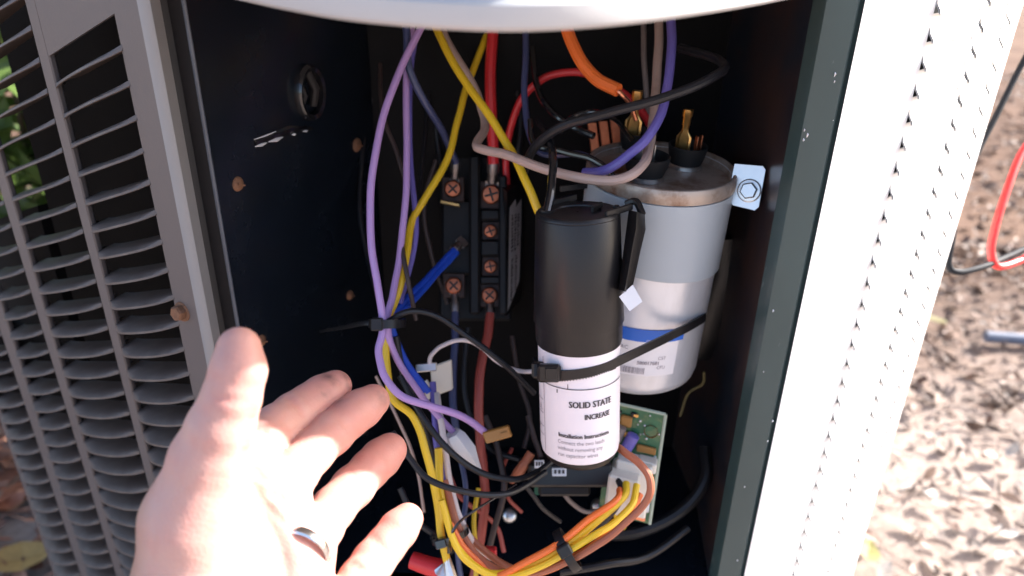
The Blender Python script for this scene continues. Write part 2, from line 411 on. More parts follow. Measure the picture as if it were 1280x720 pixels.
# slats
def slat_mesh(width, name):
    mb = MB(); n = 12; rows = []
    for i in range(n+1):
        t = i/n; o_ = .0060*(1-abs(2*t-1)**2.6); dip = -.0009*(1-abs(2*t-1)**5)
        prof = [(.0032, -.0088), (.0024, -.0035), (.0014, o_*.55), (.0002, o_), (-.0008, o_+.0003), (-.0010, o_-.0004), (.0006, o_*.5-.0004), (.0016, -.0038), (.0023, -.0090)]
        rows.append([S*width*t+UP*(b+dip)+NL*nn for b, nn in prof])
    mb.grid(rows, cv=True)
    return mb
first = True
for ci, (ca, cb, r0) in enumerate(cols):
    mb = slat_mesh(cb-ca, 'slat'); src = None
    for r in range(r0, NROW):
        if src is None:
            o = build('slat', mb, MT['slat'], None); src = o.data
        else:
            o = bpy.data.objects.new('slat', src); COL.objects.link(o)
        o.parent = gp; o.location = tuple(LP(ca, b0-hs*r)-root_of(ac))
# dark coil behind the grille, with a gap that lets the shrub show

def ab2(px, py, n):
    p = on_plane(px, py, K+NL*n, NL)-K-NL*n; a = np.dot(p, hz)/np.dot(S, hz); return a
aS0 = ab2(88, 360, -.03); aS1 = ab2(75, 360, -.03)
cb_ = MB()
def coilbox(a_, b_, bt, bb, n0=-.03, n1=-.06):
    cb_.box(LP((a_+b_)/2, (bt+bb)/2, (n0+n1)/2), S*(b_-a_)/2, UP*(bt-bb)/2, NL*(n0-n1)/2)
coilbox(.014, aS0, b_top+.01, b_bot-.05)
coilbox(aS1, aD+.05, b0-hs*3.4, b_bot-.05)
build('condenser_coil', cb_, MT['coil'], ac)
# rusty hex screw on the post
def hexbolt(mb, p, n, r, h=.004, dome=.3, washer=0):
    n = nrm(n); u = nrm(np.cross(n, UP+V(.01, .02, 0))); v_ = np.cross(n, u)
    if washer: 
        rg = [[p+n*hh+rr*(math.cos(a)*u+math.sin(a)*v_) for a in np.linspace(0, 2*math.pi, 20, endpoint=False)] for rr, hh in ((washer, 0), (washer, .0008), (washer*.9, .0012), (r*.8, .0013))]
        mb.grid(rg, cv=True)
    rg = [[p+n*hh+rr*(math.cos(a)*u+math.sin(a)*v_) for a in np.linspace(0, 2*math.pi, 6, endpoint=False)+.3] for rr, hh in ((r, 0), (r, h*.8), (r*.84, h))]
    mb.grid(rg, cv=True); mb.add(rg[-1], [tuple(range(6))])
mb = MB(); pS = on_plane(229, 389, K, NL); hexbolt(mb, pS, NL+V(.15, 0, .1), .0036, .0045, washer=.0046)
o = build('screw', mb, MT['rustm'], ac, smooth=False); o['label'] = 'rusty hex screw on the grey corner post'

# ---- compartment walls
ZT = CAM[2]-.020; ZF = CAM[2]-.335
def wall(mb, pts, zt, zb_):
    mb.grid([[V(x, y, zt), V(x, y, (zt+zb_)/2), V(x, y, zb_)] for x, y in pts])
p_edge = endp[:2]
f0 = plan(264, .340); f1 = plan(288, .336); f1b = plan(291, .338)
mb = MB(); wall(mb, [p_edge+V(-.001, .010), p_edge+V(.001, .012), f0+V(0, .004), f0], ZT, ZG); build('seal_strip', mb, MT['black'], ac)
mb = MB(); wall(mb, [f0, f0*.5+f1*.5+V(0, -.0004), f1, f1b], ZT, ZG); build('left_flange', mb, MT['brownblk'], ac)
mb = MB().tube([V(*(f1+V(.0004, .0002)), ZT), V(*(f1+V(.0004, .0002)), ZG)], .0009, 8); build('edge_highlight', mb, MT['edge'], ac)  # paler tube that paints the highlight along the flange edge
i1 = plan(480, .47); i2 = plan(868, .475); fr0 = plan(958, .36); 
mb = MB(); wall(mb, [f1b, f1b*.9+i1*.1, f1b*.5+i1*.5, i1], ZT, ZF-.02); lw = build('left_inner_wall', mb, MT['navy'], ac)
mb = MB(); wall(mb, [i1+V(-.003, .0015), i2*.5+i1*.5, i2], ZT, ZF-.02); build('back_wall', mb, MT['dark'], ac)
g0 = plan(962, .338); g1 = plan(999, .334); g2 = plan(1006, .338)
mb = MB(); wall(mb, [i2, i2*.5+g0*.5+V(.004, 0), g0+V(-.001, .008)], ZT, ZF-.02); rw = build('right_inner_wall', mb, MT['navyr'], ac)
mb = MB(); wall(mb, [g0+V(-.001, .008), g0, g0+V(.0006, -.0016), g0+V(.0025, -.0022), g1, g1+V(.001, .001), g1+V(.0012, .003), g2], ZT, ZG); build('right_flange', mb, MT['green'], ac, angle=20)
mb = MB(); mb.add([V(*f1b, ZF), V(*(i1+V(-.006, .02)), ZF), V(*(i2+V(.02, .02)), ZF), V(*(g0+V(.004, 0)), ZF), V(*g1, ZF), V(*f1, ZF)], [(0, 1, 2, 3, 4, 5)])
mb.box(V((f1[0]+g1[0])/2, f1[1]+.006, ZF-.04), V((g1[0]-f1[0])/2, 0, 0), V(0, .004, 0), V(0, 0, .04))
build('compartment_floor', mb, MT['navy'], ac)
mb = MB(); rnd = random.Random(3)
for _ in range(15):
    u_ = rnd.uniform(.08, .98); z_ = rnd.uniform(ZF-.05, ZT-.01); q_ = g0*(1-u_)+g1*u_; c_0 = V(q_[0], q_[1]-.0016, z_)
    w_ = rnd.uniform(.00015, .00042); mb.tube([c_0-UP*w_*rnd.uniform(1, 3), c_0+XC*w_*.3-FW*.0002, c_0+UP*w_*rnd.uniform(1, 2)], [w_*.3, w_, w_*.3], 5)
build('paint_chip', mb, MT['chip_glint'], ac)['kind'] = 'stuff'
# details on the left inner wall
def wall_hit(px, py, A2, B2):
    d = nrm(V(B2[0]-A2[0], B2[1]-A2[1], 0)); n = nrm(np.cross(d, UP))
    if np.dot(n, CAM-V(*A2, CAM[2])) < 0: n = -n
    return on_plane(px, py, V(*A2, 0), n), n
MIDL = f1b*.5+i1*.5
def domed(mb, p, n, r, h):
    u = nrm(np.cross(n, UP)); v_ = np.cross(n, u)
    rg = [[p+n*h*math.sin(t)+r*math.cos(t)*(math.cos(a)*u+math.sin(a)*v_) for a in np.linspace(0, 2*math.pi, 16, endpoint=False)] for t in np.linspace(0, 1.45, 6)]
    mb.grid(rg, cv=True); mb.add(rg[-1], [tuple(range(16))])
for (px, py, r, m, A2, B2) in ((297, 230, .0034, 'rustm', f1b, MIDL), (326, 426, .0032, 'rustm', f1b, MIDL), (446, 181, .004, 'rustm', MIDL, i1), (437, 369, .003, 'rustm', MIDL, i1)):
    p, n = wall_hit(px, py, A2, B2); mb = MB(); domed(mb, p-n*.0003, n, r, .0022); u9 = nrm(np.cross(n, UP)+.5*UP); mb.box(p+n*.0021, u9*r*.62, np.cross(n, u9)*r*.1, n*.0004)
    build('screw', mb, MT[m], ac)
# knockout hole with a bushing and a raised slot
p, n = wall_hit(384, 116, MIDL, i1); mb = MB(); u = nrm(np.cross(n, UP)); v_ = np.cross(n, u)
cs = [(.0105, -.001), (.0108, .002), (.0098, .004), (.0082, .0035), (.0078, .001)]
mb.grid([[p+n*h+r*(math.cos(a)*u+1.25*math.sin(a)*v_) for a in np.linspace(0, 2*math.pi, 32, endpoint=False)] for r, h in cs], cv=True)
bush = build('knockout_bushing', mb, MT['blackg'], ac)
mb = MB().tube([p+u*.007+v_*.007, p+n*.003+u*.006, p+u*.006-v_*.008], .0014, 8)
mb.tube([p-u*.001+v_*.006+n*.002, p-u*.0015-v_*.002+n*.004, p+u*.001-v_*.010+n*.002], .002, 8)
build('knockout_tab', mb, MT['steel' if False else 'brownblk'], ac)
pa, n = wall_hit(318, 180, f1b, MIDL); pb, _ = wall_hit(362, 163, f1b, MIDL); pc, _ = wall_hit(395, 160, MIDL, i1)
mb = MB().tube([pa-n*.001, pb-n*.001, pc-n*.0015], [.0022, .0025, .0015], 10, flat=1)
build('pressed_rib', mb, MT['blackg'], ac)
mb = MB()
for (x0, y0, x1, y1, wd_) in ((316, 183, 331, 178, .0008), (333, 177, 351, 171, .0011), (315, 174, 342, 164, .0004), (362, 168, 367, 167, .0007), (376, 164, 382, 163, .0006)):
    A_, nA = wall_hit(x0, y0, f1b, MIDL); B_, _ = wall_hit(x1, y1, f1b, MIDL)
    mb.tube([A_+nA*.0012, A_*.5+B_*.5+nA*.0015, B_+nA*.0012], [.0002, wd_, .0002], 6)
o = build('slot_highlight', mb, MT['chip_glint'], ac)  # bright slivers painted in as the highlight along the slot

# ---- right louvred panel, bulging outwards in plan
rp = catmull([plan(1006, .334), plan(1081, .365), plan(1132, .405), plan(1160, .44), plan(1173, .475)], 12)
rp = [np.array(p) for p in rp]
def rtan(i): return nrm(rp[min(i+1, len(rp)-1)]-rp[max(i-1, 0)])
def rnorm(i): t = rtan(i); return V(t[1], -t[0])
def rz(px, py, i):
    n3 = V(*rnorm(i), 0); return on_plane(px, py, V(*rp[i], 0), n3)[2]
zA0 = rz(1168, 51, 12); zA1 = rz(1128, 187, 12); hr = (zA0-zA1)/4*.985
print('right spacing', hr)
pm = MB()
def rsheet(i, j, zt, zb_, dep=0.0): pm.grid([[V(*rp[k], zt), V(*rp[k], zb_)] for k in range(i, j+1)])
segs = [(14, 22), (26, 33), (37, 42)]
rsheet(0, 12, ZT+.01, ZG); rsheet(23, 24, ZT+.01, ZG); rsheet(34, 35, ZT+.01, ZG); rsheet(40, 48, ZT+.01, ZG)
# returns of the ribs, and the far corner turning away
for k in (12, 23, 24, 34, 35, 40):
    n_ = rnorm(k); pm.add([V(*rp[k], ZT), V(*(rp[k]-n_*.008), ZT), V(*(rp[k]-n_*.008), ZG), V(*rp[k], ZG)], [(0, 1, 2, 3)])
e = rp[-1]; ft = [e, e+V(.004, .012), e+V(.003, .03), e+V(-.02, .06), e+V(-.5, .80)]
pm.grid([[V(*q, ZT+.01), V(*q, ZG)] for q in ft])
n_ = rnorm(0); pm.add([V(*rp[0], ZT), V(*(g2+V(0, .0005)), ZT), V(*(g2+V(0, .0005)), ZG), V(*rp[0], ZG)], [(0, 1, 2, 3)])
sp = build('side_panel', pm, MT['white'], ac)
e0 = LP(aD+.002, 0)[:2]; e1 = np.array(ft[-1])
mb = MB(); mb.grid([[V(*q, .53), V(*q, ZG)] for q in (e0, e0*.6+e1*.4, e1)]); build('rear_shade_panel', mb, MT['grille'], ac)  # unseen half-height panel added to shade the ground on the left
def rslat(i, j):
    mb = MB(); rows = []
    for k in range(i, j+1):
        n_ = V(*rnorm(k), 0); p = V(*rp[k], 0); o_ = .0026
        prof = [(hr*.98, -.0004), (hr*.55, .0), (hr*.3, .0009), (.0012, o_), (0, o_+.0002), (-.0005, o_-.0003), (.0012, o_-.001), (hr*.3, .0001), (hr*.55, -.0008), (hr*.96, -.0014)]
        rows.append([p+UP*b+n_*q for b, q in prof])
    mb.grid(rows, cv=True); return mb
for i, j in ((12, 23), (24, 34), (35, 40)):
    src = None
    z = zA0+hr*2
    while z > .10:
        if src is None: o = build('louvre', rslat(i, j), MT['white'], None); src = o.data
        else: o = bpy.data.objects.new('louvre', src); COL.objects.link(o)
        o.parent = sp; o.location = tuple(V(0, 0, z)-root_of(ac)); z -= hr
        if z < CAM[2]-.60: break
mb = MB(); mb.grid([[V(*(rp[k]-rnorm(k)*.03), ZT), V(*(rp[k]-rnorm(k)*.03), ZG)] for k in range(2, 49)])
build('condenser_coil', mb, MT['coil'], ac)

# ---- top cover overhanging the corner
ZL = W(640, 41, .178)[2]
def lidpt(px, py): r = ray(px, py); return (CAM+r*((ZL-CAM[2])/r[2]))[:2]
c_ = [lidpt(*q) for q in ((290, 0), (350, 13), (420, 25.5), (500, 34), (570, 39), (640, 41), (720, 38), (800, 31), (880, 20), (940, 10), (990, 0))]
tl = nrm(c_[0]-c_[1]); tr_ = nrm(c_[-1]-c_[-2])
pl = [c_[0]+tl*.6, c_[0]+tl*.25, c_[0]+tl*.08] + c_ + [c_[-1]+tr_*.08, c_[-1]+tr_*.25, c_[-1]+tr_*.6]
pl = [np.array(q) for q in catmull(pl, 6)]
def inset(dst):
    out = []
    for i, q in enumerate(pl):
        t = nrm(pl[min(i+1, len(pl)-1)]-pl[max(i-1, 0)]); out.append(q+V(-t[1], t[0])*dst)
    return out
lid = MB(); prof = [(.010, .002), (.0035, .0002), (.0015, .0), (.0004, .0010), (0, .0028), (.0002, .006), (.0035, .009), (.0037, .03), (.006, .075), (.012, .088), (.03, .094)]
lid.grid([[V(*q, ZL+h) for q in inset(d_)] for d_, h in prof])
for d_, h in (prof[0], prof[-1]):
    q = inset(d_); n_ = len(q); c0 = V(0, 1.0, ZL+h)
    lid.add([V(*a, ZL+h) for a in q]+[c0], [(k, k+1, n_) for k in range(n_-1)])
build('top_cover', lid, MT['coverp'], ac)

# ------------------------------------------------------------------ text helper
def text_mesh(s, size):
    cu = bpy.data.curves.new('t', 'FONT'); cu.body = s; cu.size = size; cu.resolution_u = 2
    ob = bpy.data.objects.new('t', cu); COL.objects.link(ob)
    dg = bpy.context.evaluated_depsgraph_get(); me = ob.evaluated_get(dg).to_mesh()
    vs = [tuple(v.co) for v in me.vertices]; fs = [tuple(p.vertices) for p in me.polygons]
    ob.evaluated_get(dg).to_mesh_clear(); bpy.data.objects.remove(ob); bpy.data.curves.remove(cu)
    return vs, fs
def wrap_text(mb, fr_, s, size, th0, t0, r, sx=1.0, bold=0, mirror=False, rise=0.0):
    vs, fs = text_mesh(s, size)
    wmax = max((v[0] for v in vs), default=0)
    for dx in ([0, bold] if bold else [0]):
        mb.add([fr_.pt(th0+((wmax-v[0]) if mirror else v[0])*sx/r+dx/r, t0-v[1]-rise*v[0]*sx, r+dx*.02) for v in vs], fs)
    return wmax*sx/r
def patch(mb, fr_, th0, th1, t0, t1, r, n=12):
    mb.grid([[fr_.pt(th0+(th1-th0)*i/n, t, r) for t in (t0, t1)] for i in range(n+1)])
rad_ = math.radians

# ------------------------------------------------------------------ run capacitor
A = W(826, 213, .362); B = W(790, 450, .415)
fr_ = Frame(A, B); RC = .0345; Lc = fr_.L
rc = thing('run_capacitor', tuple(B), 'large silver round capacitor with three spade terminals, held by a blue grey band', 'capacitor')
mb = MB(); mb.lathe(fr_, [(-.001, RC*.955), (-.0028, RC*.985), (-.0028, RC*1.01), (.0, RC*1.025), (.003, RC*1.02), (.0035, RC*.985), (.006, RC*.98), (Lc*.5, RC*.98), (Lc-.006, RC*.98), (Lc-.002, RC*.955), (Lc, RC*.9), (Lc, .001)], 64)
can = build('can', mb, MT['alu'], rc)
mb = MB(); mb.lathe(fr_, [(.0034, RC*1.0275), (.0028, RC*1.031), (0, RC*1.031), (-.0018, RC*1.026), (-.0031, RC*1.010), (-.0034, RC*.99), (-.003, RC*.965), (.002, RC*.95), (.0015, RC*.90), (.001, RC*.5), (.001, .0005)], 64)
build('lid', mb, MT['lidm'], rc)
mb = MB(); rb = RC*1.022
ths = np.linspace(rad_(-120), rad_(105), 40); n2 = 4
outer = [[fr_.pt(t, h, rb) for h in (.004, .0045, .02, .0405+ .004*math.sin(t*.7), .041+ .004*math.sin(t*.7))] for t in ths]
mb.grid(outer); mb.grid([[fr_.pt(t, .041+ .004*math.sin(t*.7), q) for q in (rb, RC*.98)] for t in ths])
mb.grid([[fr_.pt(t, .0035, q) for q in (rb, RC*.98)] for t in ths])
band = build('mounting_band', mb, MT['strap'], rc)
# tab and bolt at the right
tb = W(935, 236, .350); tn = nrm(CAM-tb+V(-.05, 0, .0)); tu = nrm(UP-tn*np.dot(UP, tn)); tr2 = np.cross(tu, tn)
if np.dot(tr2, XC) < 0: tr2 = -tr2
mb = MB(); k = .350/F
ol = [(-22, -28), (12, -30), (16, -26), (17, 20), (13, 25), (-14, 23), (-22, 16)]
ol = [tb+(x*k)*tr2+(-y*k)*tu for x, y in ol]
mb.add(ol+[q-tn*.0014 for q in ol], [tuple(range(7)), tuple(range(13, 6, -1))]+[(i, (i+1) % 7, (i+1) % 7+7, i+7) for i in range(7)])
tabo = build('bracket_tab', mb, MT['steel'], rc, smooth=False)
mb = MB(); hexbolt(mb, tb+k*2*tr2-tu*k*2, tn, .0040, .0042, washer=.0054); build('bolt', mb, MT['steel'], tabo, smooth=False)
# terminal cups with spades
def cup(px, py, r, label=None, lug=True, blades=1):
    nn = fr_.ax; p = on_plane(px, py, fr_.A+nn*.0008, nn); f2 = Frame(p, p-nn*.02, fr_.ef)
    mb = MB(); mb.lathe(f2, [(0, r*.80), (.002, r*.85), (.006, r*1.0), (.0108, r*1.08), (.0112, r*1.02), (.0108, r*.97), (.006, r*.84), (.005, .0003)], 32)
    c = build('terminal_cup', mb, MT['black'], rc)
    mb = MB(); mb.lathe(f2, [(0, r*.92), (.0016, r*.90), (.0024, r*.80)], 24); build('collar', mb, MT['steel'], c)
    return p, f2, c
def blade(mb, p, f2, dx, dy, h, w_, th=.0007, tw=.4):
    c = f2.pt(0, .004+h/2, 0)+f2.er*dx+f2.ef*dy; e1 = f2.er*math.cos(tw)+f2.ef*math.sin(tw); e2 = -f2.er*math.sin(tw)+f2.ef*math.cos(tw)
    mb.box(c, e1*w_/2, e2*th/2, f2.ax*h/2, .0002)
up = -fr_.ax
def quick_connect(c, f2, dx, dy, sc=1.0, tw=.5, m='brass'):
    """crimped female spade connector: rolled box, neck and barrel"""
    p = f2.pt(0, .006, 0)+f2.er*dx+f2.ef*dy
    e1 = f2.er*math.cos(tw)+f2.ef*math.sin(tw); e2 = -f2.er*math.sin(tw)+f2.ef*math.cos(tw); a = f2.ax
    mb = MB(); w_ = .0036*sc
    secs = [(0, w_, .0013), (.0085*sc, w_, .0013), (.010*sc, w_*.7, .0013), (.0115*sc, w_*.45, .0012), (.0135*sc, w_*.42, .0013), (.0145*sc, w_*.52, .0016), (.018*sc, w_*.5, .0016), (.0185*sc, w_*.62, .002), (.0215*sc, w_*.62, .002)]
    rings = []
    for h, ww, dd in secs:
        c0 = p+a*h; rings.append([c0+e1*ww*x+e2*dd*y for x, y in ((-1, -.4), (-.8, -1), (.8, -1), (1, -.4), (1, .7), (.75, 1), (.55, .5), (-.55, .5), (-.75, 1), (-1, .7))])
    mb.grid(rings, cv=True); mb.add(rings[-1], [tuple(range(10))]); mb.add(rings[0], [tuple(range(10))])
    return build('spade_terminal', mb, MT[m], c)
p, f2, c1 = cup(856, 208, .0088); quick_connect(c1, f2, -.0025, -.001, 1.0, .25)
mb = MB(); blade(mb, p, f2, .0035, .001, .012, .0022, tw=.9); blade(mb, p, f2, .0055, -.0015, .012, .0022, tw=.9); build('blade', mb, MT['copper'], c1)
p, f2, c2 = cup(806, 222, .0098)
mb = MB(); blade(mb, p, f2, .002, -.002, .012, .004, tw=1.1); blade(mb, p, f2, -.004, .001, .010, .004, tw=.6); build('blade', mb, MT['steel'], c2)
p, f2, c3 = cup(795, 190, .0088); quick_connect(c3, f2, -.003, 0, 1.15, .1, 'brass')
# label on the can: white sheet, blue band, lettering and barcode
rl = RC*.98+.0003
hx = Lc*.66
mb = MB(); patch(mb, fr_, rad_(-55), rad_(38), hx+.0005, hx+.0235, rl); lab = build('label', mb, MT['paper'], rc)
mb = MB(); patch(mb, fr_, rad_(-55), rad_(42), hx-.0035, hx+.0035, rl+.0001); build('blue_band', mb, MT['bluep'], lab)
mb = MB(); r_ = rl+.0003
wrap_text(mb, fr_, 'R', .0058, rad_(27), hx+.0012, r_, .62, .0003, True); wrap_text(mb, fr_, 'U', .0058, rad_(32.5), hx+.0012, r_, .62, .0003)
wrap_text(mb, fr_, 'R', .006, rad_(-19), hx+.0016, r_, .9, .0003)
wrap_text(mb, fr_, 'COMPONENT', .0018, rad_(9), hx+.0032, r_, .9)
build('lettering', mb, MT['paper'], lab)
mb = MB()
wrap_text(mb, fr_, 'HVAC', .0030, rad_(-18), hx+.0085, r_); wrap_text(mb, fr_, 'R', .0028, rad_(-16), hx+.0112, r_)
wrap_text(mb, fr_, '580017681', .0028, rad_(4), hx+.0165, r_, .9, .00015)
wrap_text(mb, fr_, 'C57', .0026, rad_(21), hx+.0135, r_, .9); wrap_text(mb, fr_, 'CFU', .0026, rad_(21), hx+.0190, r_, .9)
t_ = rad_(-22)
while t_ < rad_(11):
    w_ = random.choice((.4, .7, 1.2))*rad_(.55); patch(mb, fr_, t_, t_+w_, hx+.0185, hx+.0222, r_, 1); t_ += w_+random.choice((.5, .8))*rad_(.8)
build('lettering', mb, MT['greyink'], lab)

# ------------------------------------------------------------------ hard start capacitor
A = W(722, 264, .318); B = W(725, 557, .356)
fh = Frame(A, B); Lh = fh.L; RH = .0186
hc = thing('start_capacitor', tuple(B), 'white sleeved start capacitor under a tall black cap, strapped in front of the silver one', 'capacitor')
mb = MB(); mb.lathe(fh, [(Lh*.38, RH*.985), (Lh*.9, RH*.985), (Lh-.004, RH*.985), (Lh-.001, RH*.96), (Lh, RH*.9), (Lh+.0003, RH*.7)], 56); sleeve = build('sleeve', mb, MT['papp'], hc)
mb = MB(); mb.lathe(fh, [(Lh-.0002, RH*.93), (Lh+.002, RH*.90), (Lh+.003, RH*.86), (Lh+.0032, .001)], 40); build('base_end', mb, MT['blackp'], hc)
cl = Lh*.52; r0 = .0178; r1 = .0202
mb = MB(); mb.lathe(fh, [(.0002, .0005), (.0002, r0*.55), (-.0004, r0*.56), (-.0004, r0*.95), (.0004, r0*.99), (.0012, r0*1.0), (.0016, r0*.985), (.0022, r0*1.0), (cl*.5, (r0+r1)/2), (cl*.82, r1*.985), (cl*.84, r1*.955), (cl*.97, r1*.95), (cl, r1*.93), (cl, r1*.9), (cl*.8, r1*.9)], 64)
capo = build('cap', mb, MT['blackp'], hc)
# raised ribs on the cap top
mb = MB()
for (x0, y0, x1, y1) in ((740, 262, 752, 256), (700, 236, 745, 230), (757, 268, 790, 258), (690, 254, 720, 246)):
    P0 = on_plane(x0, y0, fh.A-fh.ax*.001, fh.ax); P1 = on_plane(x1, y1, fh.A-fh.ax*.001, fh.ax)
    d = P1-P0; mb.box((P0+P1)/2, d/2, nrm(np.cross(d, fh.ax))*.0007, fh.ax*.0014, .0003)
build('top_rib', mb, MT['blackp'], capo)
# latch on the right side of the cap
mb = MB()
def q3(px, py, d): return W(px, py, d)
lt = [((786, 262), (806, 268)), ((783, 285), (807, 287)), ((781, 300), (801, 312)), ((777, 330), (795, 340)), ((774, 352), (790, 362)), ((773, 362), (788, 366))]
fr_l = [[W(a[0], a[1], .316), W((a[0]+b[0])/2, (a[1]+b[1])/2, .311), W(b[0], b[1], .316), W(b[0]-2, b[1]-1, .332), W(a[0], a[1], .332)] for a, b in lt]
mb.grid(fr_l, cv=True)
for R_ in (fr_l[0], fr_l[-1]): mb.add(R_, [(0, 1, 2, 3, 4)])
mb.tube(catmull([W(783, 255, .322), W(795, 252, .319), W(803, 268, .316)], 6), .0016, 8)
mb.box(W(770, 318, .325), W(774, 318, .325)-W(770, 318, .325), (W(770, 258, .322)-W(771, 378, .33))/2, FW*.004, .0006)
build('latch', mb, MT['blackp'], hc)
tg = [W(x, y, d) for x, y, d in ((774, 371, .312), (791, 356, .313), (803, 377, .314), (787, 389, .313))]
mb = MB(); mb.add(tg+[q+FW*.0006 for q in tg], [(0, 1, 2, 3), (7, 6, 5, 4), (0, 4, 5, 1), (1, 5, 6, 2), (2, 6, 7, 3), (3, 7, 4, 0)])
build('paper_tab', mb, MT['wnylon'], hc, smooth=False)
# lettering on the sleeve
rt = RH*.985+.0003
def tt(py): return (py-264)/(557-264)*Lh*1.0 - RH*.985*.42*(Lh/295*295/Lh)*0
mb = MB()
yb = Lh*.735
wrap_text(mb, fh, 'SOLID STATE', .0043, rad_(-15), yb, rt, .80, .00035)
wrap_text(mb, fh, 'INCREASE', .0036, rad_(6), yb+.0058, rt, .78, .0003)
wrap_text(mb, fh, 'Installation Instructions', .0030, rad_(-31), Lh*.87, rt, .85, .00028)
patch(mb, fh, rad_(-80), rad_(75), Lh*.655, Lh*.655+.0004, rt, 24)
patch(mb, fh, rad_(-32), rad_(-30.6), Lh*.665, Lh*.68, rt, 2)
patch(mb, fh, rad_(-16), rad_(-15.0), Lh*.635, Lh*.655, rt, 2)
build('lettering', mb, MT['ink'], sleeve)
mb = MB()
wrap_text(mb, fh, 'Connect the two leads', .0028, rad_(-32), Lh*.87+.0034, rt, .85)
wrap_text(mb, fh, 'without removing any', .0028, rad_(-32), Lh*.87+.0066, rt, .85)
wrap_text(mb, fh, 'run capacitor wires', .0028, rad_(-32), Lh*.87+.0098, rt, .85)
patch(mb, fh, rad_(-58), rad_(-57), Lh*.55, Lh*.97, rt, 1)
for k, y in enumerate((.74, .80, .86, .90)):
    patch(mb, fh, rad_(-80), rad_(-60), Lh*y, Lh*y+.0003, rt, 4)
wrap_text(mb, fh, 'UL', .004, rad_(-75), Lh*.79, rt, .8); wrap_text(mb, fh, 'AC', .003, rad_(-78), Lh*.88, rt, .8)
build('lettering', mb, MT['greyink'], sleeve)

# ------------------------------------------------------------------ contactor
ct = thing('contactor', tuple(W(610, 400, .44)), 'black contactor block with copper screw terminals and a silver side label', 'contactor')
dC = .43
def obox(mb, px0, py0, px1, py1, d0, d1, bev=.0015):
    c = W((px0+px1)/2, (py0+py1)/2, (d0+d1)/2); m_ = (d0+d1)/2
    mb.box(c, XC*(px1-px0)/2/F*m_, YC*(py1-py0)/2/F*m_, FW*(d1-d0)/2, bev)
mb = MB()
for a in ((556, 255, 640, 345, .425, .47), (588, 200, 602, 392, .415, .45), (552, 200, 640, 262, .435, .47), (552, 340, 640, 400, .435, .47), (624, 225, 634, 392, .412, .45), (600, 262, 626, 278, .416, .43), (600, 300, 626, 322, .416, .43), (600, 345, 626, 356, .416, .43)): obox(mb, *a)
build('body', mb, MT['blackc'], ct)
# angled right side carrying the label
q = [W(634, 240, .405), W(656, 222, .435), W(652, 372, .452), W(632, 396, .425)]
mb = MB(); mb.add(q+[p+V(-.004, .01, 0) for p in q], [(0, 1, 2, 3), (7, 6, 5, 4), (0, 4, 5, 1), (1, 5, 6, 2), (2, 6, 7, 3), (3, 7, 4, 0)]); build('side_plate', mb, MT['blackp'], ct, smooth=False)
def bil(q, u, v_, o_=0):
    n_ = nrm(np.cross(q[1]-q[0], q[3]-q[0])); n_ = n_ if np.dot(n_, CAM-q[0]) > 0 else -n_
    return (q[0]*(1-u)+q[1]*u)*(1-v_)+(q[3]*(1-u)+q[2]*u)*v_+n_*o_
mb = MB(); mb.add([bil(q, u, v_, .0006) for u, v_ in ((.08, .13), (.42, .10), (.44, .17), (.78, .14), (.76, .82), (.06, .96))], [(0, 1, 2, 3, 4, 5)]); sl_ = build('label', mb, MT['silver'], ct, smooth=False)
mb = MB()
for ln, (u0, vs_) in enumerate(((.18, (.2, .5)), (.36, (.22, .52)), (.52, (.24, .5)), (.2, (.56, .9)), (.45, (.56, .85)))):
    v0, v1 = vs_; v_ = v0
    while v_ < v1:
        h = random.uniform(.008, .022); wd = random.uniform(.06, .12)
        mb.add([bil(q, u, w_, .0009) for u, w_ in ((u0, v_), (u0+wd, v_), (u0+wd, v_+h), (u0, v_+h))], [(0, 1, 2, 3)]); v_ += h+random.uniform(.006, .014)
build('lettering', mb, MT['ink'], sl_, smooth=False)
def screw_head(mb, p, r):
    n_ = nrm(CAM-p); u = nrm(np.cross(n_, UP)); v_ = np.cross(n_, u)
    an = np.linspace(0, 2*math.pi, 24, endpoint=False)
    mb.grid([[p+n_*h+rr*(math.cos(a)*u+math.sin(a)*v_) for a in an] for rr, h in ((r, 0), (r, .001), (r*.85, .0017), (r*.4, .002), (.0001, .002))], cv=True)
for (x, y, r) in ((614, 243, .0052), (613, 289, .0036), (613, 333, .0036), (612, 369, .0044), (566, 236, .0046), (567, 357, .0045)):
    p = W(x, y, .417); mb = MB(); screw_head(mb, p, r); ts = build('terminal_screw', mb, MT['dcopper'], ct, angle=25)
    mb = MB(); n_ = nrm(CAM-p); u = nrm(np.cross(n_, UP)); v_ = np.cross(n_, u); a_0 = random.uniform(0, 1.5)
    mb.box(p+n_*.0020, (math.cos(a_0)*u+math.sin(a_0)*v_)*r*.72, (-math.sin(a_0)*u+math.cos(a_0)*v_)*r*.11, n_*.0003); mb.box(p+n_*.00195, (-math.sin(a_0)*u+math.cos(a_0)*v_)*r*.72, (math.cos(a_0)*u+math.sin(a_0)*v_)*r*.11, n_*.0003)
    build('slot', mb, MT['black'], ts, smooth=False)
    mb = MB(); mb.box(p+FW*.0032, XC*r*1.35, YC*r*1.5, FW*.0009, .0004); build('terminal_plate', mb, MT['tarnish'], ct)
mb = MB(); mb.box(W(563, 255, .416), XC*.005+YC*-.001, YC*.0006, FW*.003); build('terminal_plate', mb, MT['brass'], ct)

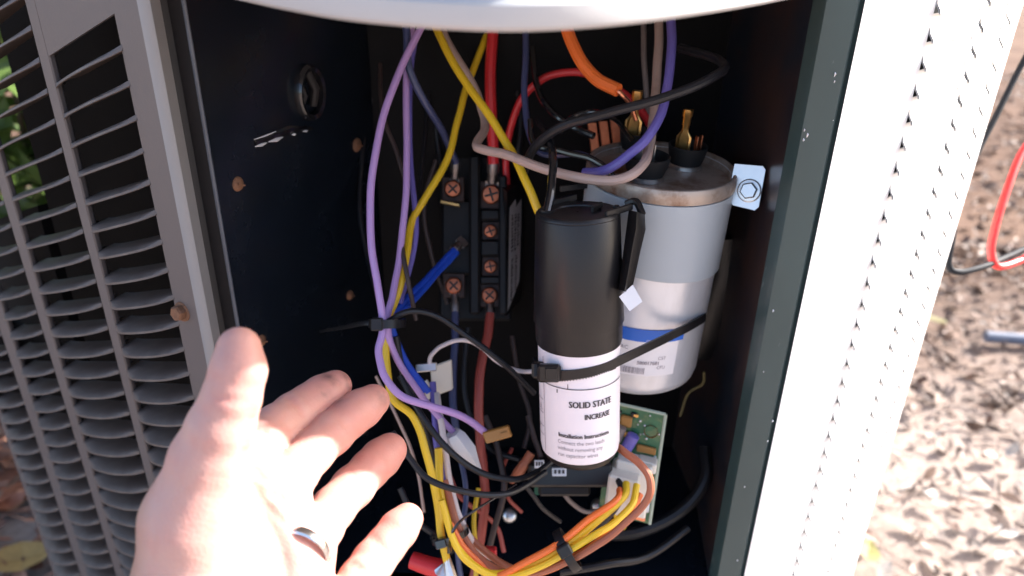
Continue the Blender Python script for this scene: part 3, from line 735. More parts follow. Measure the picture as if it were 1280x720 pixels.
def lug(parent, a, b, r, m='dsteel'):
    """crimp barrel at the end of a wire plus a flat tongue"""
    P0 = W(*a); P1 = W(*b); t = nrm(P1-P0); L_ = np.linalg.norm(P1-P0)
    mb = MB().tube([P0, P0+t*L_*.08, P0+t*L_*.3, P0+t*L_*.36, P0+t*L_*.55, P0+t*L_*.6], [r*1.05, r*1.15, r*1.1, r*.9, r*1.0, r*.9], 12)
    n_ = nrm(CAM-P0); u = nrm(np.cross(t, n_)); mb.box(P0+t*L_*.8, t*L_*.25, u*r*1.3, np.cross(t, u)*.0005, .0002)
    return build('crimp_terminal', mb, MT[m], parent)

# ------------------------------------------------------------------ wires
w1 = wire('wire', [(545, -20, .375), (530, 25, .37), (503, 82, .365), (478, 150, .36), (464, 230, .355), (465, 310, .352), (474, 370, .35), (479, 410, .35), (473, 440, .348), (482, 472, .345), (502, 495, .345), (540, 508, .35), (580, 522, .36), (606, 540, .37)], 9.5, 'lav', 'lavender wire bowing farthest left and ending in a brown tag by the red wire')
q = [W(x, y, d) for x, y, d in ((603, 540, .368), (636, 531, .372), (640, 545, .373), (608, 554, .369))]
mb = MB(); mb.box(sum(q)/4, (q[1]-q[0])/2, (q[3]-q[0])/2, FW*.0022, .0006); mb.box((q[1]+q[2])/2*.75+(q[0]+q[3])/2*.25-FW*.0024, (q[1]-q[0])*.12, (q[3]-q[0])*.06, FW*.0004); build('connector', mb, MT['amber'], w1, smooth=False)
w2 = wire('wire', [(517, -20, .385), (514, 40, .38), (508, 100, .377), (508, 180, .375), (508, 240, .372), (499, 320, .368), (491, 370, .362), (484, 402, .358), (492, 440, .362), (520, 485, .368), (545, 517, .372), (575, 548, .375)], 8.5, 'lav', 'straighter lavender wire ending in a white spade boot')
mb = MB(); P0 = W(566, 541, .373); P1 = W(600, 590, .378); mb.tube([P0, P0*.9+P1*.1, P0*.55+P1*.45, P0*.3+P1*.7, P1], [.0042, .0052, .0056, .0034, .0012], 6, flat=1.5); build('spade_boot', mb, MT['wnylon'], w2, angle=30)
w3 = wire('wire', [(505, -20, .37), (508, 40, .37), (512, 85, .372), (532, 130, .38), (554, 165, .395), (570, 203, .41)], 9.5, 'navyw', 'navy wire curving down to the upper left contactor screw')
lug(w3, (570, 203, .415), (567, 240, .4215), .0021)
w4 = wire('wire', [(525, -20, .39), (545, 35, .385), (575, 92, .375), (610, 143, .365), (640, 190, .358), (660, 234, .352), (678, 275, .351)], 10.5, 'yellow', 'yellow wire slanting down in front of the thick red wire')
w5 = wire('wire', [(622, -10, .41), (606, 50, .405), (585, 105, .40), (572, 150, .395), (560, 198, .39), (536, 240, .385), (516, 275, .38), (508, 320, .372), (497, 368, .366), (484, 402, .362), (482, 440, .36), (491, 497, .355), (517, 522, .355), (533, 565, .357), (545, 620, .36), (552, 670, .36), (566, 730, .36)], 9.5, 'yellow', 'yellow wire running behind the lavender bundle and down beside the fingertips')
w6 = wire('wire', [(618, -20, .40), (616, 40, .40), (613, 110, .402), (616, 180, .408), (617, 205, .41)], 14, 'red', 'thick red wire dropping straight to the upper contactor screw')
lug(w6, (617, 202, .413), (614, 246, .4215), .0030)
wire('wire', [(634, 235, .42), (633, 190, .415), (644, 140, .405), (664, 110, .40), (692, 93, .395), (726, 91, .39), (762, 105, .385), (795, 130, .385), (815, 160, .39)], 9.5, 'red', 'thinner red wire arching over behind the orange sleeve')
wire('wire', [(656, -10, .385), (657, 60, .38), (656, 120, .375), (662, 170, .37), (680, 192, .365), (720, 193, .36), (748, 203, .35), (762, 218, .345)], 8.5, 'navyw', 'dark blue wire hanging to the right of the thick red wire')
w9 = wire('orange_sleeve', [(700, -10, .36), (709, 35, .355), (725, 75, .35), (748, 100, .345), (773, 113, .34)], 16.5, 'orange', 'thick orange sleeve with a bare copper strand at its end', 'sleeve')
mb = MB().tube(catmull([W(768, 110, .341), W(777, 118, .34), (W(788, 131, .345)), W(795, 150, .35)], 6), .0011, 8); build('strand', mb, MT['copper'], w9)
wire('wire', [(850, 60, .36), (885, 70, .345), (904, 80, .332), (903, 89, .325), (878, 103, .32), (825, 124, .318), (760, 141, .322), (705, 158, .33), (668, 184, .345), (655, 215, .36)], 12, 'blackw', 'black wire sweeping across above both capacitors with a bent right end')
wire('wire', [(836, -10, .36), (839, 35, .352), (838, 80, .345), (830, 130, .34), (812, 168, .335), (786, 194, .335), (757, 212, .338), (730, 216, .345)], 12, 'purple', 'violet blue wire curving down in front of the capacitor terminals')
wire('wire', [(545, -10, .40), (556, 45, .395), (588, 100, .39), (603, 138, .385), (606, 160, .378), (596, 180, .365), (604, 187, .358), (640, 196, .348), (690, 214, .335), (740, 225, .328), (782, 222, .327), (804, 205, .332), (813, 180, .345), (816, 150, .355), (820, 110, .362), (823, 60, .37), (823, 0, .38)], 11.5, 'tan', 'tan wire looping under the violet one above the start capacitor')
wire('wire', [(804, 0, .39), (805, 60, .388), (808, 120, .388), (812, 175, .392)], 7, 'greyb', 'dull grey brown wire rising behind the violet one')
w14 = wire('wire', [(672, 150, .36), (684, 168, .345), (691, 195, .33), (690, 228, .322), (684, 262, .318), (683, 272, .319)], 10.5, 'blackg', 'glossy black wire entering the top of the black cap')
mb = MB().tube([W(684, 262, .318), W(683, 270, .319)], .0032, 14); build('grommet', mb, MT['blackp'], w14)
wire('wire', [(663, 150, .365), (668, 180, .36), (700, 189, .355), (735, 197, .35), (760, 213, .345), (775, 235, .345)], 8.5, 'blackg', 'short black wire curving behind the tan one towards the capacitor')
for k, dx in enumerate((0, 6)):
    w_ = wire('wire', [(569+dx*.3, 311+dx*.7, .41), (548+dx*.6, 333+dx*.6, .40), (524+dx*.7, 358+dx*.7, .385), (500+dx*.8, 384+dx*.6, .37), (486+dx*.5, 404, .365), (500+dx, 450, .37), (530+dx, 490, .375)], 8.5, 'blue', ('upper' if k == 0 else 'lower')+' of the two bright blue wires running from the contactor to the tied bundle')
    if k == 0: lug(w_, (567, 313, .41), (580, 300, .416), .0024)
wire('wire', [(485, 402, .355), (510, 389, .355), (545, 395, .36), (590, 424, .365), (632, 457, .37), (668, 492, .38)], 7.5, 'blackw', 'thin black wire arching right from the tied bundle')
wire('wire', [(536, 458, .385), (540, 443, .383), (555, 431, .38), (578, 425, .378), (600, 433, .382), (622, 452, .385), (645, 463, .38), (676, 464, .372)], 5.5, 'whitew', 'pinkish white wire waving from the white plug to the start capacitor')
w19 = wire('wire', [(613, 392, .417), (609, 420, .412), (602, 455, .405), (598, 500, .40), (600, 545, .40), (604, 585, .402), (606, 630, .405), (600, 680, .41), (590, 730, .41)], 11.5, 'dred', 'dull red wire hanging from the lower right contactor screw')
lug(w19, (613, 398, .417), (612, 362, .4215), .0025)
w20 = wire('wire', [(569, 388, .417), (569, 420, .412), (566, 470, .405), (568, 520, .40), (575, 570, .40)], 9.5, 'navyw', 'dark navy wire hanging from the lower left contactor screw')
lug(w20, (569, 390, .417), (568, 350, .4215), .0022)
wire('wire', [(541, 478, .385), (543, 520, .378), (547, 560, .375), (556, 605, .375), (572, 650, .378), (598, 700, .385), (620, 740, .39)], 8.5, 'purple', 'deep blue violet wire beside the white one below the bundle')
wire('wire', [(546, 492, .382), (551, 525, .372), (557, 570, .368), (566, 618, .368), (577, 653, .37), (600, 686, .375), (640, 712, .38)], 8, 'whitew', 'white wire running down between the yellow and dark red wires')
wire('wire', [(490, 540, .345), (512, 572, .342), (538, 600, .34), (580, 615, .342), (628, 618, .35), (655, 608, .36), (682, 590, .37)], 8, 'blackw', 'lower black wire sagging from the fingertips to the small terminal block')
wire('wire', [(500, 470, .36), (528, 520, .355), (560, 562, .355), (600, 590, .36), (640, 599, .365), (672, 590, .372), (690, 576, .378)], 8, 'blackw', 'upper black wire sagging across the white spade boot')
wire('wire', [(475, 80, .40), (478, 142, .385), (498, 195, .38), (508, 240, .378), (503, 300, .37), (510, 350, .365), (520, 400, .37)], 6, 'darkbr', 'thin dark brown wire crossing behind the two lavender wires')
wire('wire', [(470, 100, .42), (455, 170, .42), (450, 260, .41), (462, 330, .40), (478, 390, .37)], 6, 'blackw', 'faint black wire left of the lavender wires against the inner wall')
wire('wire', [(538, 100, .42), (528, 200, .41), (516, 300, .39), (484, 398, .37)], 6, 'blackw', 'faint black wire between the lavender and yellow wires')
XT = [('darkbr', 6, [(640, 420, .43), (648, 470, .425), (662, 520, .42), (655, 560, .415)], 'thin dark wire hanging between the dull red wire and the start capacitor'),
 ('blackw', 7, [(585, 410, .43), (580, 470, .425), (588, 520, .42), (612, 560, .41), (650, 575, .40)], 'black wire passing behind the dull red wire towards the stickers'),
 ('dred', 6, [(560, 590, .40), (575, 620, .40), (600, 640, .405), (622, 660, .41), (630, 690, .41)], 'thin dull red wire behind the sagging black wires'),
 ('blackw', 6, [(655, 604, .365), (668, 622, .372), (684, 640, .38), (700, 652, .39)], 'short black wire end pointing down right from the knot of black wires'),
 ('blackg', 7, [(700, 165, .36), (712, 150, .355), (735, 140, .35), (770, 150, .36), (790, 175, .37)], 'glossy black wire hooking over to the rear capacitor terminal'),
 ('darkbr', 7, [(660, 520, .40), (668, 548, .395), (676, 572, .39)], 'dark brown wire dropping onto the stickered terminal block'),
 ('blackw', 8, [(500, 610, .37), (520, 650, .37), (548, 672, .37), (566, 690, .372)], 'black wire running from behind the ring finger into the harness tie'),
 ('navyw', 7, [(575, 570, .40), (582, 610, .395), (580, 650, .39), (572, 690, .39), (578, 730, .39)], 'dark navy wire behind the white wire at the lower bend'),
 ('blackw', 9, [(640, 0, .42), (643, 80, .42), (650, 150, .42), (646, 200, .42)], 'black wire hanging just right of the thick red wire'),
 ('darkbr', 6, [(545, 200, .43), (530, 260, .43), (540, 320, .43), (560, 380, .43)], 'faint brown wire beside the upper left contactor screw'),
 ('tan', 4, [(470, 470, .40), (500, 530, .40), (520, 580, .40), (530, 640, .40)], 'thin pale string like wire behind the middle finger'),
 ('yellow', 6, [(780, 660, .41), (770, 640, .405), (790, 615, .40)], 'thin yellow wire end under the circuit board plug')]
XT += [('blackw', 7, [(520, -10, .42), (524, 60, .42), (540, 120, .425), (548, 190, .43), (560, 225, .425)], 'black wire dropping behind the yellow wires to the upper left contactor screw'),
 ('blackg', 9, [(665, 60, .40), (672, 110, .39), (690, 140, .38), (720, 160, .375), (742, 170, .37)], 'glossy black wire curling down towards the dull copper strip'),
 ('purple', 7, [(520, 40, .395), (512, 110, .39), (513, 200, .385), (520, 290, .38), (500, 380, .37)], 'dim violet wire tucked behind the straighter lavender wire'),
 ('blackw', 8, [(495, 420, .365), (505, 470, .37), (530, 530, .378), (548, 590, .385), (560, 640, .385)], 'black wire following the yellow wire below the tied bundle'),
 ('dred', 5, [(640, 560, .41), (628, 590, .41), (634, 620, .41), (652, 640, .415)], 'thin red wire end below the pinkish red spade connector'),
 ('darkbr', 8, [(606, 520, .41), (622, 560, .405), (630, 610, .40), (618, 660, .40), (604, 720, .40)], 'dark brown wire alongside the dull red wire at the bottom'),
 ('greyb', 6, [(700, 610, .40), (716, 630, .405), (735, 640, .41), (760, 635, .41)], 'grey brown wire trailing under the stickered terminal block')]
for m_, d_, p_, l_ in XT: wire('wire', p_, d_, m_, l_)
# white plug with grey spade
pl_ = thing('plug', tuple(W(558, 495, .39)), 'flat white plug hanging behind the lavender wires', 'plug')
q = [W(x, y, d) for x, y, d in ((538, 458, .392), (565, 449, .396), (566, 486, .40), (541, 496, .396))]
mb = MB(); mb.box(sum(q)/4, (q[1]-q[0]+q[2]-q[3])/4, (q[3]-q[0]+q[2]-q[1])/4, FW*.002, .0006); build('housing', mb, MT['nylon'], pl_, smooth=False)
mb = MB(); mb.box(W(533, 459, .385), W(546, 458, .385)-W(533, 459, .385), YC*.0022, FW*.0014, .0005); build('spade_terminal', mb, MT['steel'], pl_, smooth=False)
q = [W(x, y, d) for x, y, d in ((526, 482, .388), (534, 474, .388), (543, 492, .39), (536, 500, .39))]
mb = MB(); mb.box(sum(q)/4, (q[1]-q[0])/2, (q[3]-q[0])/2, FW*.0012, .0004); build('latch', mb, MT['nylon'], pl_, smooth=False)

# bundle wires coming up from the big plug
bd = [('orange', 'bright orange wire on top of the plug harness', 0, [(775, 612), (770, 625), (735, 650), (700, 678), (650, 707), (620, 722)], 9),
      ('yellow', 'upper yellow wire of the plug harness', 1, [(783, 604), (779, 622), (746, 652), (704, 684), (660, 709), (610, 716), (572, 685), (556, 640)], 9.5),
      ('blackw', 'black wire printed with white figures in the plug harness', 2, [(773, 600), (778, 618), (762, 645), (735, 668), (700, 692), (650, 712), (610, 722)], 8.5),
      ('yellow', 'lower yellow wire of the plug harness', 3, [(796, 606), (790, 630), (765, 655), (725, 680), (680, 705), (630, 722), (590, 706), (567, 675), (552, 625)], 9),
      ('orange', 'dull orange wire under the plug harness', 4, [(800, 618), (788, 642), (760, 668), (718, 697), (670, 716), (620, 718), (584, 690), (562, 655)], 9.5),
      ('rust', 'rust brown wire looping over the white plug from behind the start capacitor', 5, [(768, 556), (782, 566), (802, 582), (813, 604), (806, 630), (780, 655), (745, 682), (700, 706), (650, 720), (615, 708), (590, 688), (570, 650), (556, 600)], 9.5)]
for m, lb, k, pts, dia in bd:
    n_ = len(pts); P = []
    for i, (x, y) in enumerate(pts):
        d = .372-.022*min(1, i/3)+(.006 if k in (2, 4) else 0)+.002*(k % 3)
        if k == 5: d = (.362, .352, .344, .342, .344, .346)[min(i, 5)]+(.003*max(0, i-5))
        P.append((x, y, d))
    wire('harness_wire', P, dia, m, lb, group='wires of the plug harness')
# extra yellow/brown wires at the bottom left of the harness
wire('harness_wire', [(548, 560, .366), (552, 620, .366), (566, 668, .366), (596, 702, .366), (640, 726, .37)], 10, 'yellow', 'outer yellow wire curving round the lower bend of the harness', group='wires of the plug harness')
wire('harness_wire', [(556, 600, .374), (566, 640, .374), (592, 676, .374), (625, 703, .372), (670, 722, .37)], 9, 'rust', 'brown wire inside the lower bend of the harness', group='wires of the plug harness')
wire('harness_wire', [(594, 730, .39), (596, 690, .392), (592, 650, .395), (598, 610, .40)], 6, 'yellow', 'thin yellow wire rising behind the lower bend beside the dull red wire', group='wires of the plug harness')

# red wire nut / sleeves at the bottom
mb = MB().tube([W(515, 700, .37), W(535, 707, .368), W(556, 712, .366)], [.0042, .0045, .0046], 14); o = build('red_sleeve', mb, MT['red'], origin=W(535, 707, .37)); tag(o, 'short red sleeve lying beside the little finger', 'sleeve')
mb = MB().tube([W(553, 716, .362), W(559, 700, .36), W(566, 735, .36)], [.004, .002, .004], 10); o = build('grey_terminal', mb, MT['steel'], origin=W(556, 716, .36)); tag(o, 'grey terminal standing against the red sleeve', 'terminal')
mb = MB(); mb.box(W(613, 690, .385), XC*.0032, YC*.0024, FW*.003, .0008); o = build('red_connector', mb, MT['red'], origin=W(613, 690, .385), smooth=False); tag(o, 'small red connector behind the lower bend of the harness', 'connector')

# ------------------------------------------------------------------ ties
def strap_mesh(P, wdir_fn, w_, th):
    rows = []
    for i, p in enumerate(P):
        t = nrm(P[min(i+1, len(P)-1)]-P[max(i-1, 0)]); wd = wdir_fn(i, t); n_ = nrm(np.cross(t, wd))
        rows.append([p+wd*w_/2+n_*th/2, p+wd*w_/2-n_*th/2, p-wd*w_/2-n_*th/2, p-wd*w_/2+n_*th/2])
    mb = MB(); mb.grid(rows, cv=True); mb.add(rows[0], [(0, 1, 2, 3)]); mb.add(rows[-1], [(0, 1, 2, 3)]); return mb
P = catmull([W(668, 452, .352), W(674, 463, .337), W(686, 467, .329), (W(705, 469, .3245)), W(735, 465, .323), W(760, 457, .3265), W(778, 449, .333), W(830, 424, .3555), W(858, 410, .364), W(874, 401, .372), W(881, 396, .385), W(880, 392, .41)], 8)
def wd(i, t): a = -fh.ax; return nrm(a-t*np.dot(a, t))
zt = thing('cable_tie', tuple(W(684, 466, .33)), 'broad black cable tie strapping the start capacitor to the silver one', 'cable tie')
build('strap', strap_mesh(P, wd, .0043, .0011), MT['blackp'], zt, smooth=False)
mb = MB(); hc_ = W(686, 466, .326); mb.box(hc_, XC*.0050, wd(0, XC)*.0043, FW*.0036, .0012); mb.box(hc_-FW*.0037+XC*.0008, XC*.0026, wd(0, XC)*.0026, FW*.0006, .0003)
mb.box(W(673, 462, .334), XC*.003, YC*.0036, FW*.003, .001)
build('head', mb, MT['blackp'], zt)
mb = MB()
for i in range(18, 46):
    t = nrm(P[i+1]-P[i-1]); a = wd(i, t); mb.box(P[i]-a*.0022+nrm(np.cross(t, a))*0, t*.0003, a*.0005, nrm(np.cross(t, a))*.0005)
build('tooth', mb, MT['blackp'], zt, smooth=False)['kind'] = 'stuff'

def ring_tie(c, axis, r1_, r2_, w_, th, label, tail=None, m='blackp'):
    c = np.asarray(c); ax = nrm(axis); u = nrm(np.cross(ax, FW)); v_ = np.cross(ax, u)
    o = thing('cable_tie', tuple(c), label, 'cable tie')
    rows = []
    for k in range(28):
        a = 2*math.pi*k/28; e = math.cos(a)*u*r1_+math.sin(a)*v_*r2_; n_ = nrm(math.cos(a)*u/r1_+math.sin(a)*v_/r2_)
        rows.append([c+e+ax*w_/2, c+e+ax*w_/2+n_*th, c+e-ax*w_/2+n_*th, c+e-ax*w_/2])
    mb = MB(); mb.grid(rows, cu=True, cv=True); build('strap', mb, MT[m], o, angle=50)
    mb = MB(); p = c-v_*r2_*1.0*(1 if np.dot(v_, FW) > 0 else -1)+u*r1_*.4; mb.box(p, u*.0028, ax*w_*.75, FW*.002, .0006); build('head', mb, MT[m], o)
    if tail:
        T = catmull([W(*q) for q in tail], 8)
        rs_ = np.linspace(.0016, .0009, len(T)); mb = MB().tube(T, list(rs_), 6, flat=.5); build('tail', mb, MT[m], o)
    return o
a0_ = W(738, 662, .354)-W(690, 690, .354)
ring_tie(W(709, 688, .356), a0_, .0095, .0095, .0042, .0011, 'black cable tie around the plug harness of orange and yellow wires')
ring_tie(W(484, 404, .358), W(484, 390, .36)-W(484, 420, .36), .0075, .010, .004, .0012, 'black cable tie gathering the lavender and blue wires near the inner wall', tail=[(476, 404, .352), (455, 404, .356), (430, 409, .366), (400, 414, .378)])
ring_tie(W(562, 668, .366), W(556, 640, .366)-W(570, 690, .366), .0085, .0095, .003, .001, 'black cable tie with a long curved tail around the yellow harness bend', tail=[(562, 690, .353), (563, 672, .35), (575, 652, .349), (600, 634, .351), (628, 617, .354), (646, 606, .356)], m='blackg')

# ------------------------------------------------------------------ circuit board
pc = thing('circuit_board', tuple(W(805, 650, .40)), 'green circuit board with a big ivory plug at the compartment bottom', 'circuit board')
q = [W(766, 503, .392), W(832, 518, .386), W(812, 655, .405), (W(748, 640, .412))]
def pn(q): n_ = nrm(np.cross(q[1]-q[0], q[3]-q[0])); return n_ if np.dot(n_, CAM-q[0]) > 0 else -n_
nB = pn(q)
mb = MB(); mb.add([p-nB*0 for p in q]+[p-nB*.0016 for p in q], [(0, 1, 2, 3), (4, 7, 6, 5), (0, 4, 5, 1), (1, 5, 6, 2), (2, 6, 7, 3), (3, 7, 4, 0)]); brd = build('board', mb, MT['pcb'], pc, smooth=False)
mb = MB()
for i in (0, 1):
    mb.tube([q[i], q[i+1]], .0009, 6)
build('board_edge', mb, MT['pcbedge'], brd)
eU = nrm(q[1]-q[0]); eV = nrm(q[3]-q[0])
def comp(u, v_, lu, lv_, h, m, name, bev=.0008, rot=0, par=brd):
    c = bil(q, u, v_, h/2); a = eU*math.cos(rot)+eV*math.sin(rot); b = -eU*math.sin(rot)+eV*math.cos(rot)
    mb = MB(); mb.box(c, a*lu/2, b*lv_/2, nB*h/2, bev); return build(name, mb, MT[m], par, smooth=False)
def cyl_comp(u, v_, r, ln, m, name, rot=0, h=.004):
    a = eU*math.cos(rot)+eV*math.sin(rot); c = bil(q, u, v_, h)
    mb = MB().tube([c-a*ln/2, c-a*ln*.45, c+a*ln*.45, c+a*ln/2], [r*.6, r, r, r*.6], 14); return build(name, mb, MT[m], brd)
comp(.58, .62, .0185, .030, .012, 'nylon', 'socket'); 
cn = comp(.44, .63, .0155, .022, .020, 'nylon', 'plug_housing', .001)
comp(.80, .43, .010, .006, .008, 'nylon', 'relay')
cyl_comp(.42, .28, .0032, .011, 'purple', 'component', 1.9)
mb = MB()
cyl_comp(.20, .22, .0028, .009, 'greyb', 'component', 1.8)
mb = MB(); pR = bil(q, .78, .17, .001); f5 = Frame(pR, pR-nB*.01, eU); mb.lathe(f5, [(0, .0035), (.001, .0033), (.003, .0025), (.0035, .0005)], 16); build('rivet', mb, MT['copper'], brd)
comp(.74, .33, .010, .004, .002, 'amber', 'component'); comp(.30, .12, .006, .006, .003, 'amber', 'component'); comp(.86, .80, .005, .01, .003, 'wnylon', 'component'); comp(.80, .93, .006, .004, .004, 'copper', 'component')
comp(.5, .9, .004, .004, .006, 'red', 'component')
for k in range(26):
    u_, v_ = random.uniform(.06, .95), random.choice((random.uniform(.04, .4), random.uniform(.85, .97)))
    pD = bil(q, u_, v_, 0); mb = MB(); domed(mb, pD, nB, random.uniform(.0005, .0009), .0006); build('solder_joint', mb, MT['steel'], brd)
for k in range(7):
    comp(random.uniform(.1, .9), random.choice((.06, .12, .24, .36, .88, .95)), random.uniform(.002, .005), random.uniform(.0015, .003), .0015, random.choice(('black', 'dsteel', 'brass', 'black')), 'component', .0003)
# black terminal block with small white stickers under the start capacitor
tb_ = thing('terminal_block', tuple(W(700, 610, .39)), 'low black terminal block with two tiny white stickers below the start capacitor', 'terminal block')
mb = MB(); obox(mb, 660, 572, 762, 602, .385, .41); obox(mb, 672, 598, 735, 612, .392, .42); build('body', mb, MT['blackp'], tb_)
for (x, y, w_, h_) in ((674, 580, 12, 10), (699, 590, 18, 10)):
    mb = MB(); obox(mb, x-w_/2, y-h_/2, x+w_/2, y+h_/2, .3835, .3848, .0002); s_ = build('sticker', mb, MT['wnylon'], tb_, smooth=False)
    mb = MB()
    for k in range(3): obox(mb, x-w_*.35+k*w_*.28, y-h_*.25, x-w_*.35+k*w_*.28+w_*.16, y+h_*.2, .3830, .3834, 0)
    build('lettering', mb, MT['ink'], s_, smooth=False)
mb = MB(); obox(mb, 668, 606, 736, 618, .40, .402, 0); o = build('small_board', mb, MT['pcb'], tb_, smooth=False)
mb = MB().tube(catmull([W(640, 600, .40), W(652, 585, .39), W(664, 566, .39)], 5), [.0022]*3+[.0028]*4+[.0024]*4, 10); o = build('spade_connector', mb, MT['rust'], origin=W(650, 585, .39)); tag(o, 'pinkish red spade connector behind the sagging black wires', 'connector')
mb = MB(); pp = W(637, 644, .43); domed(mb, pp, nrm(CAM-pp), .0045, .003); o = build('screw', mb, MT['steel'], ac); 
mb = MB(); pp = W(748, 632, .42); domed(mb, pp, nrm(CAM-pp), .0045, .004); o = build('screw', mb, MT['steel'], ac)
# dark hoses at the bottom right of the compartment
for k, pts in enumerate(([(745, 668, .42), (800, 664, .42), (850, 640, .425), (880, 600, .43), (880, 560, .44)], [(700, 715, .40), (760, 705, .40), (810, 695, .41), (860, 660, .42)])):
    wire('hose', pts, 16 if k == 0 else 10, 'blackp', ('thick black hose curving up along the right inner wall', 'thin black hose lying under the plug harness')[k], 'hose', 'black hoses at the compartment bottom')
# dark cylinder and strap behind the run capacitor
mb = MB().tube([W(905, 285, .42), W(905, 330, .43), W(880, 400, .445), W(868, 430, .455)], [.016, .0175, .0175, .015], 24); o = build('compressor_plug', mb, MT['blackp'], ac)
mb = MB().tube(catmull([W(880, 465, .42), W(878, 480, .425), W(860, 492, .43), W(850, 520, .435)], 6), .0008, 8); o = build('wire', mb, MT['dyellow'], origin=W(880, 465, .42)); tag(o, 'short dirty yellow wire below the silver capacitor', 'wire')
mb = MB(); 
for k in range(3): mb.box(W(742+k*14, 172-k*2, .41), XC*.0024, YC*.008+XC*-.001, FW*.0012, .0004)
o = build('terminal_strip', mb, MT['copper'], origin=W(750, 175, .41), smooth=False); tag(o, 'dull copper terminal strip behind the black wire', 'terminal')

# ------------------------------------------------------------------ test leads outside
def lead(pts, dia, m, label):
    P = catmull([W(*p) for p in pts], 10); o = build('test_lead', MB().tube(P, dia, 12), MT[m], origin=P[0]); tag(o, label, 'cable', 'test leads hanging at the right')
lead([(1700, -420, .62), (1480, -220, .56), (1350, -50, .52), (1300, 40, .50), (1275, 85, .50), (1245, 145, .495), (1218, 198, .49), (1200, 245, .485), (1190, 300, .485), (1186, 332, .487), (1200, 340, .49), (1230, 333, .50), (1262, 320, .52), (1310, 300, .54), (1500, 230, .62), (1800, 100, .75)], .0020, 'leadb', 'black test lead draped down the edge of the white side panel')
lead([(1760, -330, .66), (1520, -120, .60), (1370, 70, .55), (1310, 150, .53), (1278, 190, .52), (1258, 240, .51), (1244, 285, .505), (1239, 315, .505), (1248, 333, .508), (1275, 326, .52), (1310, 312, .53), (1500, 250, .61), (1820, 140, .74)], .0024, 'cable_red', 'red test lead with a sharp bend beside the black one')

# ------------------------------------------------------------------ shrub behind the left grille
def shrub(cx, cy, h, n, label, spread):
    t = thing('shrub', (cx, cy, 0), label, 'shrub')
    st = MB(); lvs = []
    for s_ in range(14):
        a = random.uniform(0, 6.28); L_ = h*random.uniform(.6, 1.0); p = [V(cx, cy, 0)]
        for k in range(1, 6):
            f = k/5; p.append(V(cx+math.cos(a)*spread*f*random.uniform(.7, 1.1), cy+math.sin(a)*spread*f*random.uniform(.7, 1.1), L_*f**.8))
        P = catmull(p, 4); st.tube(P, list(np.linspace(.008, .002, len(P))), 6)
        for _ in range(n):
            q = P[random.randrange(4, len(P))]+np.random.normal(0, .05, 3)
            if q[2] < .04: continue
            g_ = random.random(); col = (.06+.10*g_, .11+.13*g_, .025+.03*g_)
            ln = random.uniform(.05, .10); lvs.append((leaf_geo(q, ln, ln*.42, random.uniform(0, 6.28), random.gauss(.2, .5), random.gauss(0, .6), random.uniform(-.5, .5)), col))
    build('stem', st, MT['bark'], t); o = leaf_mesh('foliage', lvs, GREENM, t); o['kind'] = 'stuff'
shrub(-.72, 1.15, .95, 85, 'broad leaved green shrub glimpsed through the left grille', .28)
shrub(-1.25, 1.45, 1.15, 80, 'taller green shrub farther behind the left grille', .45)

# ------------------------------------------------------------------ hand
def cc(px, py, d): return V((px-640)/F*d, (360-py)/F*d, d)          # camera space
def hr_(rp, d): return rp/F*d
_fing = {
 'thumb': [(299, 436, .215, 27.5), (298, 462, .214, 33), (289, 498, .214, 35), (276, 535, .215, 41), (262, 575, .217, 48), (243, 650, .219, 58)],
 'index': [(419, 483, .292, 20.5), (403, 494, .288, 24.5), (386, 506, .283, 25.5), (368, 519, .277, 28), (347, 534, .268, 28.5), (325, 556, .257, 31), (300, 590, .243, 34)],
 'middle': [(466, 501, .292, 21), (452, 511, .288, 24), (436, 523, .283, 24.5), (414, 542, .276, 26.5), (390, 565, .266, 27), (367, 592, .255, 29.5), (338, 632, .241, 34)],
 'ring': [(487, 563, .299, 21.5), (476, 573, .295, 24), (462, 587, .288, 24), (441, 609, .279, 26), (417, 635, .266, 26.5), (400, 660, .253, 28.5), (376, 696, .239, 33)],
 'little': [(509, 649, .270, 20), (498, 662, .267, 23.5), (482, 682, .262, 24), (467, 701, .257, 25.5), (450, 724, .250, 26), (430, 762, .238, 31), (395, 815, .228, 36)],
}
_palm = [((300, 592, .247, 37), (262, 700, .232, 62)), ((340, 634, .245, 38), (290, 740, .232, 62)), ((372, 692, .242, 34), (310, 780, .232, 62)),
         ((390, 825, .230, 40), (320, 870, .232, 60)), ((300, 592, .247, 37), (340, 634, .245, 38)), ((340, 634, .245, 36), (372, 692, .242, 34)), ((372, 692, .242, 34), (390, 825, .230, 40)),
         ((243, 650, .222, 57), (240, 740, .222, 66)), ((240, 740, .222, 66), (250, 860, .22, 80)), ((262, 700, .232, 62), (270, 860, .225, 84)),
         ((320, 850, .232, 66), (300, 960, .225, 95)), ((250, 860, .22, 80), (240, 1100, .21, 110)), ((240, 1100, .21, 110), (190, 1700, .20, 150))]
